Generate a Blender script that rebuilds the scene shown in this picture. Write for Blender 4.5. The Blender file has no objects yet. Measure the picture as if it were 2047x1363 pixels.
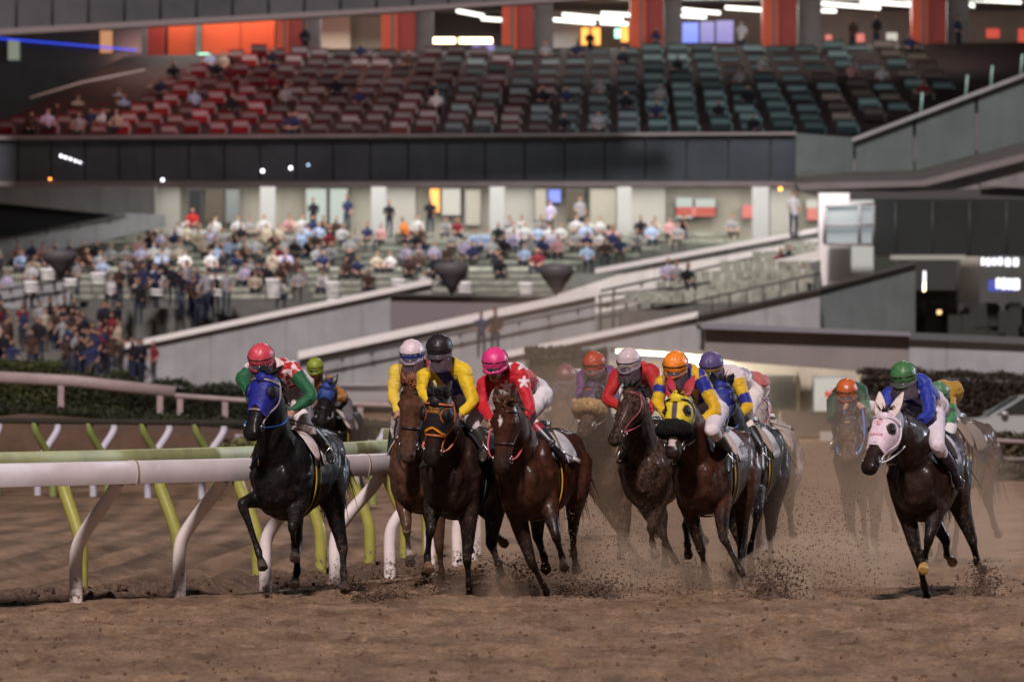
import bpy, math, random
import numpy as np
from mathutils import Vector, Matrix

random.seed(7)
RNG = np.random.default_rng(11)
SC = bpy.context.scene
COL = SC.collection
R = math.radians

# ------------------------------------------------------------------ camera
F = 11372.0          # focal length in photo pixels (200 mm on a 36 mm sensor, 2047 px wide)
CX, HY, CAMZ = 1023.5, 722.0, 2.23
cam_d = bpy.data.cameras.new("camera")
cam = bpy.data.objects.new("camera", cam_d)
COL.objects.link(cam)
cam.location = (0, 0, CAMZ)
cam.rotation_euler = (R(90), 0, 0)
cam_d.sensor_width = 36.0
cam_d.lens = 200.0
cam_d.shift_y = 40.5 / 2047.0
cam_d.clip_start = 1.0
cam_d.clip_end = 3000.0
cam_d.dof.use_dof = True
cam_d.dof.focus_distance = 53.6
cam_d.dof.aperture_fstop = 3.6
SC.camera = cam

# ------------------------------------------------------------------ light
w = bpy.data.worlds.new("World")
SC.world = w
w.use_nodes = True
nt = w.node_tree
bg = nt.nodes["Background"]
sky = nt.nodes.new("ShaderNodeTexSky")
sky.sky_type = 'NISHITA'
sky.sun_disc = False
SUN_EL, SUN_AZ = R(43), R(188)      # azimuth of the lamp, clockwise from +Y
sky.sun_elevation = SUN_EL
sky.sun_rotation = SUN_AZ
nt.links.new(sky.outputs[0], bg.inputs[0])
bg.inputs[1].default_value = 0.006
sun_d = bpy.data.lights.new("sun", 'SUN')
sun_d.energy = 2.7
sun_d.angle = R(5)
sun_d.color = (1.0, 0.88, 0.84)
sun = bpy.data.objects.new("sun", sun_d)
COL.objects.link(sun)
_d = Vector((math.sin(SUN_AZ) * math.cos(SUN_EL), math.cos(SUN_AZ) * math.cos(SUN_EL), math.sin(SUN_EL)))
sun.rotation_euler = _d.to_track_quat('Z', 'Y').to_euler()

def flood(loc, target, power, size, color):
    """A track floodlight on the stand roof or a mast."""
    d = bpy.data.lights.new("floodlight", 'SPOT')
    d.energy = power
    d.color = color
    d.spot_size = R(34)
    d.spot_blend = 0.5
    d.shadow_soft_size = size
    o = bpy.data.objects.new("floodlight", d)
    COL.objects.link(o)
    o.location = loc
    v = Vector(target) - Vector(loc)
    o.rotation_euler = v.to_track_quat('-Z', 'Y').to_euler()
    return o
flood((74, 106, 28), (1, 55, 1), 95000, 1.2, (0.80, 0.86, 1.0))
flood((16, 142, 38), (0, 56, 1), 22000, 1.2, (0.88, 0.91, 1.0))

SC.view_settings.view_transform = 'Standard'
SC.view_settings.look = 'None'
SC.view_settings.exposure = 0.60
SC.view_settings.gamma = 1.0
SC.render.engine = 'CYCLES'
SC.cycles.use_denoising = True
SC.cycles.max_bounces = 6
SC.cycles.diffuse_bounces = 3
SC.cycles.volume_bounces = 1
SC.cycles.transparent_max_bounces = 16
SC.cycles.sample_clamp_indirect = 3.0
SC.cycles.sample_clamp_direct = 9.0

# ------------------------------------------------------------------ helpers
def W(px, py, Y):
    """The point at distance Y that the photo shows at pixel (px, py)."""
    return np.array([(px - CX) / F * Y, Y, CAMZ - (py - HY) / F * Y])

def nrm(v):
    v = np.asarray(v, float)
    return v / (np.linalg.norm(v) + 1e-12)

def hash3(i, j, k, seed):
    h = (i * 374761393 + j * 668265263 + k * 2147483647 + seed * 974634777) & 0xffffffff
    h = ((h ^ (h >> 13)) * 1274126177) & 0xffffffff
    h = h ^ (h >> 16)
    return (h & 0xffff) / 65535.0

def vnoise(P, scale, seed=0):
    Q = np.asarray(P, float) * scale
    I = np.floor(Q).astype(np.int64)
    f = Q - I
    f = f * f * (3 - 2 * f)
    out = np.zeros(len(Q))
    for a in (0, 1):
        for b in (0, 1):
            for c in (0, 1):
                wgt = (f[:, 0] if a else 1 - f[:, 0]) * (f[:, 1] if b else 1 - f[:, 1]) * (f[:, 2] if c else 1 - f[:, 2])
                out += wgt * hash3(I[:, 0] + a, I[:, 1] + b, I[:, 2] + c, seed)
    return out

class MB:
    """Collects vertices and faces (with a colour per vertex) into one mesh."""
    def __init__(s):
        s.V, s.Fa, s.C, s.n = [], [], [], 0
    def add(s, V, Fa, col=None):
        V = np.asarray(V, float).reshape(-1, 3)
        s.V.append(V)
        s.Fa += [tuple(int(i) + s.n for i in f) for f in Fa]
        if col is None: col = (.5, .5, .5)
        col = np.asarray(col, float)
        if col.ndim == 1: col = np.tile(col, (len(V), 1))
        s.C.append(col)
        s.n += len(V)
        return s
    def box(s, a, b, col=None):
        x0, y0, z0 = np.minimum(a, b); x1, y1, z1 = np.maximum(a, b)
        V = [(x0,y0,z0),(x1,y0,z0),(x1,y1,z0),(x0,y1,z0),(x0,y0,z1),(x1,y0,z1),(x1,y1,z1),(x0,y1,z1)]
        return s.add(V, [(3,2,1,0),(4,5,6,7),(0,1,5,4),(1,2,6,5),(2,3,7,6),(3,0,4,7)], col)
    def prism(s, pts, off, col=None):
        """A polygon pushed along the vector off."""
        pts = np.asarray(pts, float); n = len(pts)
        V = np.vstack([pts, pts + np.asarray(off, float)])
        Fa = [tuple(range(n))[::-1], tuple(range(n, 2*n))]
        Fa += [(i, (i+1) % n, n + (i+1) % n, n + i) for i in range(n)]
        return s.add(V, Fa, col)
    def loft(s, rings, cap=True, col=None):
        rings = np.asarray(rings, float); m, n = rings.shape[:2]
        V = rings.reshape(-1, 3)
        Fa = []
        for i in range(m - 1):
            for j in range(n):
                k = (j + 1) % n
                Fa.append((i*n+j, i*n+k, (i+1)*n+k, (i+1)*n+j))
        if col is not None:
            col = np.asarray(col, float)
            if col.ndim == 3: col = col.reshape(-1, 3)
        if cap:
            c0, c1 = rings[0].mean(0), rings[-1].mean(0)
            V = np.vstack([V, c0, c1])
            a, b = m*n, m*n+1
            for j in range(n):
                k = (j + 1) % n
                Fa.append((a, k, j)); Fa.append((b, (m-1)*n+j, (m-1)*n+k))
            if col is not None and col.ndim == 2: col = np.vstack([col, col[0], col[-1]])
        return s.add(V, Fa, col)
    def tube(s, pts, rad, n=10, side=None, sub=3, col=None, cap=True):
        pts = np.asarray(pts, float)
        rad = np.asarray(rad, float)
        if rad.ndim == 0: rad = np.full(len(pts), float(rad))
        if rad.ndim == 1: rad = np.stack([rad, rad], 1)
        if sub > 1 and len(pts) > 2:
            pts, rad = crom(pts, sub), crom(rad, sub)
        elif sub > 1 and len(pts) == 2:
            t = np.linspace(0, 1, 3)[:, None]
            pts, rad = pts[0]*(1-t)+pts[1]*t, rad[0]*(1-t)+rad[1]*t
        tg = np.gradient(pts, axis=0)
        ref = np.array([0.31, 0.2, 0.93]) if side is None else np.asarray(side, float)
        rings, prev = [], None
        an = np.linspace(0, 2*math.pi, n, endpoint=False)
        for i in range(len(pts)):
            t = nrm(tg[i])
            a = ref if (side is not None or prev is None) else prev
            if side is not None and ref.ndim == 2: a = ref[min(i, len(ref)-1)]
            a = a - t * np.dot(a, t)
            if np.linalg.norm(a) < 1e-4: a = np.cross(t, (1, 0, .1))
            a = nrm(a); b = np.cross(t, a); prev = a
            rings.append(pts[i] + np.outer(np.cos(an), a) * rad[i, 0] + np.outer(np.sin(an), b) * rad[i, 1])
        return s.loft(rings, cap, col)
    def ell(s, c, ax, M=None, n=14, m=9, col=None):
        th = np.linspace(0.02, math.pi - .02, m); ph = np.linspace(0, 2*math.pi, n, endpoint=False)
        rings = []
        for t in th:
            p = np.stack([np.sin(t)*np.cos(ph)*ax[0], np.sin(t)*np.sin(ph)*ax[1], np.full(n, math.cos(t)*ax[2])], 1)
            if M is not None: p = p @ np.asarray(M, float)      # rows of M: the three axes
            rings.append(p + np.asarray(c, float))
        return s.loft(rings[::-1], True, col)
    def arrays(s):
        return np.vstack(s.V), s.Fa, np.vstack(s.C)
    def build(s, name, mat, parent=None, smooth=True, sharp=None):
        V, Fa, C = s.arrays()
        return mkobj(name, mkmesh(name, V, Fa, C, smooth, sharp), mat, parent)

def crom(P, sub):
    P = np.asarray(P, float)
    Q = np.vstack([2*P[0]-P[1], P, 2*P[-1]-P[-2]])
    out = []
    for i in range(1, len(Q) - 2):
        for k in range(sub):
            t = k / sub
            a, b, c, d = Q[i-1], Q[i], Q[i+1], Q[i+2]
            out.append(.5*((2*b)+(-a+c)*t+(2*a-5*b+4*c-d)*t*t+(-a+3*b-3*c+d)*t**3))
    out.append(P[-1])
    return np.array(out)

def setcol(me, C):
    at = me.color_attributes.get("Col") or me.color_attributes.new("Col", 'FLOAT_COLOR', 'POINT')
    C4 = np.ones((len(me.vertices), 4), np.float32); C4[:, :3] = C
    at.data.foreach_set("color", C4.ravel())

def mkmesh(name, V, Fa, C=None, smooth=True, sharp=None):
    me = bpy.data.meshes.new(name)
    me.from_pydata(np.asarray(V).tolist(), [], Fa)
    if smooth: me.polygons.foreach_set("use_smooth", [True]*len(me.polygons))
    if C is not None: setcol(me, C)
    me.update()
    if sharp is not None and smooth: me.set_sharp_from_angle(angle=R(sharp))
    return me

def mkobj(name, me, mat, parent=None, link=True):
    o = bpy.data.objects.new(name, me)
    COL.objects.link(o)
    if mat is not None:
        me.materials.clear(); me.materials.append(mat)
    if parent is not None: o.parent = parent
    return o

def remesh(mb, voxel, smooth=3, fac=.5):
    """Union of overlapping closed shapes as one continuous skin: (vertices, faces)."""
    V, Fa, _ = mb.arrays()
    c = V.mean(0)
    me = mkmesh("tmp", V - c, Fa)
    o = bpy.data.objects.new("tmp", me); COL.objects.link(o)
    m = o.modifiers.new("r", 'REMESH'); m.mode = 'VOXEL'; m.voxel_size = voxel; m.adaptivity = 0
    if smooth:
        q = o.modifiers.new("s", 'SMOOTH'); q.factor = fac; q.iterations = smooth
    dg = bpy.context.evaluated_depsgraph_get()
    ev = o.evaluated_get(dg)
    em = ev.to_mesh()
    n = len(em.vertices)
    X = np.empty(n*3, np.float32); em.vertices.foreach_get("co", X); X = X.reshape(-1, 3).astype(float) + c
    L = np.empty(len(em.loops), np.int32); em.loops.foreach_get("vertex_index", L)
    st = np.empty(len(em.polygons), np.int32); em.polygons.foreach_get("loop_start", st)
    ln = np.empty(len(em.polygons), np.int32); em.polygons.foreach_get("loop_total", ln)
    fs = [tuple(L[a:a+b].tolist()) for a, b in zip(st, ln)]
    ev.to_mesh_clear()
    bpy.data.objects.remove(o); bpy.data.meshes.remove(me)
    return X, fs

def tag(o, label=None, cat=None, group=None, kind=None):
    if label: o["label"] = label
    if cat: o["category"] = cat
    if group: o["group"] = group
    if kind: o["kind"] = kind
    return o

def empty(name, loc=(0, 0, 0)):
    o = bpy.data.objects.new(name, None); COL.objects.link(o); o.location = loc; o.empty_display_size = .2
    return o

def adopt(root):
    """Children were made in world coordinates: keep them where they are under a moved root."""
    for c in root.children: c.matrix_parent_inverse = Matrix.Translation(root.location).inverted()

# ------------------------------------------------------------------ materials
def mat(name, col=None, rough=.6, spec=.4, metal=0., noise=0., nscale=8., bump=0., bscale=40., attr=False,
        emit=None, estr=0., coat=0., col2=None, sheen=0., trans=0., alpha=1.):
    m = bpy.data.materials.new(name); m.use_nodes = True
    n = m.node_tree.nodes; l = m.node_tree.links
    b = n["Principled BSDF"]
    b.inputs["Roughness"].default_value = rough
    b.inputs["Specular IOR Level"].default_value = spec
    b.inputs["Metallic"].default_value = metal
    b.inputs["Coat Weight"].default_value = coat
    b.inputs["Coat Roughness"].default_value = .24
    b.inputs["Sheen Weight"].default_value = sheen
    b.inputs["Transmission Weight"].default_value = trans
    b.inputs["Alpha"].default_value = alpha
    tc = n.new("ShaderNodeTexCoord")
    src = None
    if attr:
        a = n.new("ShaderNodeAttribute"); a.attribute_name = "Col"; src = a.outputs["Color"]
    if noise > 0:
        t = n.new("ShaderNodeTexNoise"); t.inputs["Scale"].default_value = nscale; t.inputs["Detail"].default_value = 6
        t.inputs["Roughness"].default_value = .65
        l.new(tc.outputs["Object"], t.inputs["Vector"])
        mr = n.new("ShaderNodeMapRange"); mr.inputs[1].default_value = .3; mr.inputs[2].default_value = .7
        l.new(t.outputs["Fac"], mr.inputs[0])
        mx = n.new("ShaderNodeMix"); mx.data_type = 'RGBA'
        if col2 is not None and not attr:
            mx.inputs["A"].default_value = (*col, 1); mx.inputs["B"].default_value = (*col2, 1)
            l.new(mr.outputs[0], mx.inputs["Factor"])
        else:
            mx.blend_type = 'MULTIPLY'; mx.inputs["Factor"].default_value = 1
            mr.inputs[3].default_value = 1 - noise; mr.inputs[4].default_value = 1 + noise
            cc = n.new("ShaderNodeCombineColor")
            for i in range(3): l.new(mr.outputs[0], cc.inputs[i])
            l.new(cc.outputs[0], mx.inputs["B"])
            if src is not None: l.new(src, mx.inputs["A"])
            else: mx.inputs["A"].default_value = (*col, 1)
        src = mx.outputs["Result"]
    if src is not None: l.new(src, b.inputs["Base Color"])
    elif col is not None: b.inputs["Base Color"].default_value = (*col, 1)
    if bump > 0:
        t2 = n.new("ShaderNodeTexNoise"); t2.inputs["Scale"].default_value = bscale; t2.inputs["Detail"].default_value = 5
        l.new(tc.outputs["Object"], t2.inputs["Vector"])
        bp = n.new("ShaderNodeBump"); bp.inputs["Strength"].default_value = bump; bp.inputs["Distance"].default_value = .02
        l.new(t2.outputs["Fac"], bp.inputs["Height"]); l.new(bp.outputs[0], b.inputs["Normal"])
    if emit is not None:
        b.inputs["Emission Color"].default_value = (*emit, 1); b.inputs["Emission Strength"].default_value = estr
    return m

def srgb(r, g, b):
    return tuple((x/255/12.92 if x/255 <= .04045 else ((x/255+.055)/1.055)**2.4) for x in (r, g, b))

M_COAT = mat("horse_coat", rough=.58, spec=.15, attr=True, noise=.45, nscale=16, bump=.45, bscale=17, coat=.14)
def wetness(m, lo, hi, scale):
    n = m.node_tree.nodes; l = m.node_tree.links; tc = n.new("ShaderNodeTexCoord")
    t = n.new("ShaderNodeTexNoise"); t.inputs["Scale"].default_value = scale; t.inputs["Detail"].default_value = 7; t.inputs["Roughness"].default_value = .7
    l.new(tc.outputs["Object"], t.inputs["Vector"]); r = n.new("ShaderNodeMapRange")
    for i, v in enumerate((.38, .62, lo, hi)): r.inputs[i+1].default_value = v
    l.new(t.outputs["Fac"], r.inputs[0]); l.new(r.outputs[0], n["Principled BSDF"].inputs["Roughness"])
wetness(M_COAT, .38, .78, 7.)
M_DUSTY = mat("dusty_coat", rough=.75, spec=.15, attr=True, noise=.4, nscale=30, bump=.3, bscale=40, coat=.1)
M_HAIR = mat("horse_hair", rough=.5, spec=.4, attr=True, noise=.4, nscale=30)
M_SKIN = mat("skin", rough=.5, spec=.4, attr=True, noise=.15, nscale=20)
M_SILK = mat("racing_silk", rough=.58, spec=.25, attr=True, noise=.14, nscale=12, bump=.95, bscale=14, sheen=.1)
M_CLOTH = mat("cloth", rough=.85, spec=.08, attr=True, noise=.12, nscale=18, bump=.2, bscale=30)
M_HOOD = mat("hood_cloth", rough=.55, spec=.3, attr=True, noise=.14, nscale=16, bump=.35, bscale=35)
M_LEATHER = mat("leather", rough=.38, spec=.5, attr=True, noise=.2, nscale=25)
M_CAP = mat("cap_cloth", rough=.46, spec=.38, attr=True, noise=.10, nscale=15, bump=.3, bscale=20, coat=.12)
M_STEEL = mat("steel", col=(.55, .55, .56), rough=.3, metal=1.)
M_FLEECE = mat("fleece", rough=.95, spec=.1, attr=True, noise=.4, nscale=60, bump=1., bscale=70)
def weather(m, joint=0., streak=.3, splash=0., dirt=(.13, .085, .06)):
    """Wear on a finished material: vertical streaks, panel joints, sand splashed up from the ground."""
    n = m.node_tree.nodes; l = m.node_tree.links; b = n["Principled BSDF"]; bi = b.inputs["Base Color"]
    def cur():
        return bi.links[0].from_socket if bi.is_linked else None
    def mixin(fac, col, blend='MIX'):
        x = n.new("ShaderNodeMix"); x.data_type = 'RGBA'; x.blend_type = blend; s = cur()
        if s is not None: l.new(s, x.inputs["A"])
        else: x.inputs["A"].default_value = bi.default_value
        x.inputs["B"].default_value = (*col, 1); l.new(fac, x.inputs["Factor"]); l.new(x.outputs["Result"], bi)
    g = n.new("ShaderNodeNewGeometry"); sp = n.new("ShaderNodeSeparateXYZ"); l.new(g.outputs["Position"], sp.inputs[0])
    def mth(op, a, v=None, clamp=False):
        q = n.new("ShaderNodeMath"); q.operation = op; q.use_clamp = clamp
        l.new(a, q.inputs[0])
        if v is not None:
            if hasattr(v, 'is_linked'): l.new(v, q.inputs[1])
            else: q.inputs[1].default_value = v
        return q.outputs[0]
    if streak > 0:
        mp = n.new("ShaderNodeMapping"); mp.inputs["Scale"].default_value = (1.3, 1.3, .10); l.new(g.outputs["Position"], mp.inputs[0])
        t = n.new("ShaderNodeTexNoise"); t.inputs["Scale"].default_value = 1.6; t.inputs["Detail"].default_value = 6; l.new(mp.outputs[0], t.inputs["Vector"])
        f = mth('MULTIPLY', mth('SUBTRACT', t.outputs["Fac"], .48), 4., True); mixin(mth('MULTIPLY', f, streak), (.06, .058, .055))
    if joint > 0:
        f = mth('LESS_THAN', mth('FRACT', mth('DIVIDE', sp.outputs[0], joint)), .018); mixin(mth('MULTIPLY', f, .35), (.07, .07, .07))
    if splash > 0:
        t = n.new("ShaderNodeTexNoise"); t.inputs["Scale"].default_value = 22; t.inputs["Detail"].default_value = 6; l.new(g.outputs["Position"], t.inputs["Vector"])
        h = mth('SUBTRACT', t.outputs["Fac"], mth('MULTIPLY', sp.outputs[2], .34/splash))
        mixin(mth('MULTIPLY', mth('SUBTRACT', h, .40), 6., True), dirt)
        t2 = n.new("ShaderNodeTexNoise"); t2.inputs["Scale"].default_value = 70; t2.inputs["Detail"].default_value = 3; l.new(g.outputs["Position"], t2.inputs["Vector"])
        mixin(mth('MULTIPLY', mth('SUBTRACT', t2.outputs["Fac"], .70), 8., True), dirt)
    return m
def visor_mat():
    m = bpy.data.materials.new("clear_visor"); m.use_nodes = True
    n = m.node_tree.nodes; l = m.node_tree.links
    b = n["Principled BSDF"]; b.inputs["Base Color"].default_value = (.22, .18, .22, 1); b.inputs["Roughness"].default_value = .10
    tr = n.new("ShaderNodeBsdfTransparent"); tr.inputs[0].default_value = (.9, .87, .92, 1)
    mx = n.new("ShaderNodeMixShader"); mx.inputs[0].default_value = .22
    l.new(tr.outputs[0], mx.inputs[1]); l.new(b.outputs[0], mx.inputs[2]); l.new(mx.outputs[0], n["Material Output"].inputs[0])
    return m
M_VISOR = visor_mat()
# ------------------------------------------------------------------ horses
CROP = {1: (430, 640, .4258, .4255), 2: (750, 640, .4252, .4255), 3: (930, 660, .4108, .4109), 4: (1090, 660, .396, .396),
        5: (1270, 660, .4108, .4109), 6: (1620, 700, .396, .396), 0: (0, 0, 1, 1)}
def px(c, p):
    if len(p) == 3: c, p = p[0], p[1:]
    x0, y0, a, b = CROP[c]
    return x0 + p[0]*a, y0 + p[1]*b

def lift(P, q, L, sg):
    """The point seen at pixel q at bone length L from the joint P; sg picks the nearer (-1) or farther (+1) one."""
    r = nrm([(q[0]-CX)/F, 1, -(q[1]-HY)/F]); cam0 = np.array([0, 0, CAMZ])
    d = cam0 - P
    b = np.dot(d, r); c = np.dot(d, d) - L*L
    disc = b*b - c
    t = -b + sg*math.sqrt(disc) if disc > 0 else -b
    return cam0 + t*r

class Frame:
    def __init__(s, X, Y, yaw, lean=0., pitch=0., dz=0., scale=1.):
        f = np.array([-math.sin(yaw), -math.cos(yaw), 0.]); u = np.array([0, 0, 1.]); sd = np.cross(u, f)
        f2 = f*math.cos(pitch) + u*math.sin(pitch); u2 = np.cross(f2, sd)
        u3 = u2*math.cos(lean) - sd*math.sin(lean); s3 = np.cross(u3, f2)
        s.f, s.s, s.u, s.k = f2, s3, u3, scale
        s.o = np.zeros(3)
        c = s.w((.45, 0, 1.2))
        s.o = np.array([X - c[0], Y - c[1], dz])
    def w(s, p):
        p = np.asarray(p, float)
        return s.o + (p[..., 0:1]*s.f + p[..., 1:2]*s.s + p[..., 2:3]*s.u)*s.k
    def l(s, P):
        d = (np.asarray(P) - s.o)/s.k
        return np.stack([d @ s.f, d @ s.s, d @ s.u], -1)

TORSO = np.array([  # x, half width, top, bottom
    (.70, .07, 1.24, 1.02), (.66, .15, 1.33, .90), (.56, .215, 1.45, .81), (.42, .262, 1.53, .755), (.22, .285, 1.60, .735),
    (.0, .295, 1.565, .745), (-.25, .30, 1.545, .79), (-.48, .285, 1.565, .875), (-.66, .285, 1.60, 1.0), (-.84, .265, 1.565, 1.06),
    (-.98, .205, 1.47, 1.10), (-1.06, .10, 1.36, 1.2)])
def torso_pt(x, th, off=0.):
    """Local point of the trunk at station x; th: 90 deg on the back, 0 on the left flank, 180 on the right."""
    T = TORSO[::-1]
    wd, zt, zb = (np.interp(x, T[:, 0], T[:, i]) for i in (1, 2, 3))
    c, hh = (zt+zb)/2, (zt-zb)/2
    cs, sn = np.cos(th), np.sin(th)
    e = .86
    y = (wd+off)*np.sign(cs)*np.abs(cs)**e*(1 - .13*np.clip(sn, 0, 1))
    z = c + (hh+off)*np.sign(sn)*np.abs(sn)**e
    return np.stack(np.broadcast_arrays(x, y, z), -1)

HEAD = np.array([  # t, half width, front, back
    (-.08, .045, -.04, -.12), (-.03, .075, -.015, -.155), (.05, .092, .006, -.185), (.14, .102, .018, -.225), (.23, .107, .02, -.25),
    (.33, .098, .012, -.255), (.45, .080, .002, -.215), (.58, .064, -.004, -.165), (.72, .056, -.004, -.135), (.86, .061, .002, -.13),
    (.95, .060, -.006, -.122), (1.01, .048, -.022, -.112), (1.04, .025, -.045, -.09)])
HEAD[:, 1] *= np.interp(HEAD[:, 0], [0, .25, .6, 1], [1.15, 1.2, 1.28, 1.34])
HEAD[:, 3] *= 1.08
class Head:
    def __init__(s, poll, muz, side, L=.60):
        s.p = poll; s.d = nrm(muz-poll); s.L = L
        s.s = nrm(side - s.d*np.dot(side, s.d)); s.n = np.cross(s.d, s.s)
        if s.n[1] > 0: s.n = -s.n
    def pt(s, t, ph, off=0.):
        wd, nf, nb = (np.interp(t, HEAD[:, 0], HEAD[:, i]) for i in (1, 2, 3))
        c, hh = (nf+nb)/2, (nf-nb)/2
        cs, sn = np.cos(ph), np.sin(ph); e = .8
        a = (hh+off)*np.sign(cs)*np.abs(cs)**e + c
        b = (wd+off)*np.sign(sn)*np.abs(sn)**e
        a, b, t = np.broadcast_arrays(a, b, t)
        return s.p + s.d*(t*s.L)[..., None] + s.n*a[..., None] + s.s*b[..., None]
    def uv(s, P):
        d = P - s.p
        return d @ s.d / s.L, d @ s.s, d @ s.n

COATS = {  # body, points (legs), muzzle
    'black': ((.011, .009, .011), (.009, .008, .010), (.012, .009, .010)),
    'darkbay': ((.030, .0125, .0095), (.011, .008, .008), (.018, .010, .009)),
    'bay': ((.066, .021, .011), (.018, .010, .009), (.028, .013, .011)),
    'chestnut': ((.115, .044, .022), (.10, .045, .027), (.10, .05, .035)),
    'grey': ((.42, .36, .36), (.30, .25, .25), (.28, .22, .22)),
    'brown': ((.045, .019, .013), (.016, .010, .009), (.03, .015, .012)),
}
FRONT_R = [.135, .105, .088, .060, .049, .047, .033, .030, .039, .032, .042, .056]
HIND_R = [.20, .165, .105, .064, .056, .047, .036, .034, .041, .033, .043, .056]

def leg_chain(j, hind):
    a, b, c, d, e = j           # root, elbow or stifle, knee or hock, fetlock, toe
    m = lambda p, q, t: p*(1-t)+q*t
    return [a, b, m(b, c, .35), m(b, c, .80), m(b, c, .98), m(c, d, .12), m(c, d, .38), m(c, d, .75), d, m(d, e, .38), m(d, e, .56), e]

def make_horse(c):
    cp = c['crop']; Y = c['Y']
    qx, qy = px(cp, c['chest'])
    fr = Frame((qx-CX)/F*Y, Y, R(c.get('yaw', 17)), R(c.get('lean', 0)), R(c.get('pitch', 0)), c.get('dz', 0.), c.get('scale', 1.))
    c['fr'] = fr
    mb = MB()
    th = np.linspace(0, 2*math.pi, 22, endpoint=False)
    mb.loft([fr.w(torso_pt(t[0], th)) for t in TORSO])
    for sy in (1, -1):
        for (x, y, z), ax in (((.38, .185, 1.22), (.15, .10, .27)), ((.62, .095, 1.13), (.09, .095, .14)), ((-.80, .155, 1.28), (.21, .125, .27)), ((-.60, .2, 1.12), (.2, .09, .22))):
            mb.ell(fr.w((x, y*sy, z)), ax, np.array([fr.f, fr.s, fr.u]))
    # legs
    bones = []
    roots = {'fr': ((.40, -.17, 1.18), (.33, -.175, .95)), 'fl': ((.40, .17, 1.18), (.33, .175, .95)),
             'hr': ((-.78, -.15, 1.25), (-.60, -.19, 1.0)), 'hl': ((-.78, .15, 1.25), (-.60, .19, 1.0))}
    dflt = {'fr': ((.5, -.15, .55), (.35, -.14, .30), (.30, -.14, .12)), 'fl': ((.55, .15, .55), (.75, .14, .25), (.85, .14, .08)),
            'hr': ((-.80, -.15, .62), (-.65, -.14, .25), (-.55, -.14, .08)), 'hl': ((-.95, .15, .65), (-1.2, .14, .4), (-1.35, .14, .3))}
    c['toes'] = {}
    for k in ('fr', 'fl', 'hr', 'hl'):
        a, b = (fr.w(p) for p in roots[k])
        j = [a, b]
        spec = c['legs'].get(k)
        if spec:
            sg = spec[-1]; Ls = (.43, .31, .215) if k[0] == 'f' else (.44, .38, .215)
            for q, L, s1 in zip(spec[:3], Ls, sg):
                j.append(lift(j[-1], px(cp, q), L, -1 if s1 == '-' else 1))
        else:
            j += [fr.w(p) for p in dflt[k]]
        c['toes'][k] = j[4]
        if k[0] == 'h':
            j[2] = j[2].copy()
        ch = leg_chain(j, k[0] == 'h')
        mb.tube(ch, HIND_R if k[0] == 'h' else FRONT_R, n=12, side=fr.s, sub=3)
        if k[0] == 'h':     # point of the hock
            hk = j[2] + nrm(j[2]*2 - j[1] - j[3])*.03
            mb.ell(hk, (.04, .035, .05), np.array([fr.f, fr.s, fr.u]))
        bones += [(k+'1', j[1], j[2]), (k+'2', j[2], j[3]), (k+'3', j[3], j[3]*.42+j[4]*.58), (k+'4', j[3]*.38+j[4]*.62, j[4])]
    # neck and head
    pp = px(cp, c['poll']); pm = px(cp, c['muzzle'])
    nb = fr.w((.50, 0, 1.42))
    poll = lift(nb, pp, c.get('neckL', .80), -1)
    muz = lift(poll, pm, c.get('headL', .60), -1 if c.get('msign', '-') == '-' else 1)
    rt = R(c.get('turn', 0))
    d = nrm(muz - poll)
    side = fr.s - d*np.dot(fr.s, d); side = nrm(side)
    side = side*math.cos(rt) + np.cross(d, side)*math.sin(rt)
    hd = Head(poll, muz, side, L=np.linalg.norm(muz-poll)); c['hd'] = hd
    ph = np.linspace(0, 2*math.pi, 20, endpoint=False)
    mb.loft([hd.pt(np.full(20, t), ph) for t in HEAD[:, 0]])
    for sy in (1, -1):      # eye brows, nostrils, jaw
        mb.ell(hd.pt(np.array(.23), np.array(sy*R(62)), -.004), (.028, .026, .034), np.array([hd.s, hd.n, hd.d]))
        mb.ell(hd.pt(np.array(.93), np.array(sy*R(48)), -.006), (.018, .018, .026), np.array([hd.s, hd.n, hd.d]), 8, 6)
    npnts = [fr.w((.22, 0, 1.30)), nb*.82 + fr.w((.4, 0, 1.2))*.18, nb*.62 + (poll - hd.n*.10 + hd.d*.02)*.38 + fr.u*.02, nb*.28 + (poll - hd.n*.10)*.72 + fr.u*.015, poll - hd.n*.085 + hd.d*.03, poll - hd.n*.06 + hd.d*.10]
    nr = [(.19, .30), (.18, .29), (.135, .215), (.105, .165), (.088, .125), (.07, .09)]
    sides = np.array([nrm(fr.s*(1-t)+hd.s*t) for t in np.linspace(0, 1, 16)])
    mb.tube(npnts, nr, n=16, side=sides, sub=3)
    bones.append(('neck', nb, poll))
    # ears
    ears = []
    for sy in (1, -1):
        e0 = hd.p + hd.s*.055*sy - hd.d*.0 - hd.n*.055
        dr = nrm(-hd.d*.95 + hd.s*.26*sy + hd.n*c.get('earn', -.12))
        a = nrm(np.cross(dr, hd.n)); b = nrm(np.cross(a, dr))
        ts = np.array([-.15, .0, .18, .42, .68, .88, 1.0]); ws = np.array([.024, .03, .042, .043, .031, .016, .006])
        rings = []
        an = np.linspace(0, 2*math.pi, 10, endpoint=False)
        for t, ww in zip(ts, ws):
            rings.append(e0 + dr*.205*t + np.outer(np.cos(an)*ww*1.12, a) + np.outer(np.where(np.sin(an) > 0, -.25, 1)*np.abs(np.sin(an))*max(.010, ww*.62), -b) + b*.3*ww)
        ears.append((rings, e0, dr, a, b))
    c['earg'] = ears
    V, Fa = remesh(mb, c.get('voxel', .0155), 3)
    # ---- coat colour
    body, legc, muzc = (np.array(x)*(.62 if c['coat'] != 'grey' else .8) for x in COATS[c['coat']])
    C = np.tile(body, (len(V), 1))
    dist = np.full(len(V), 9.); lab = np.zeros(len(V), int); tt = np.zeros(len(V))
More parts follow.
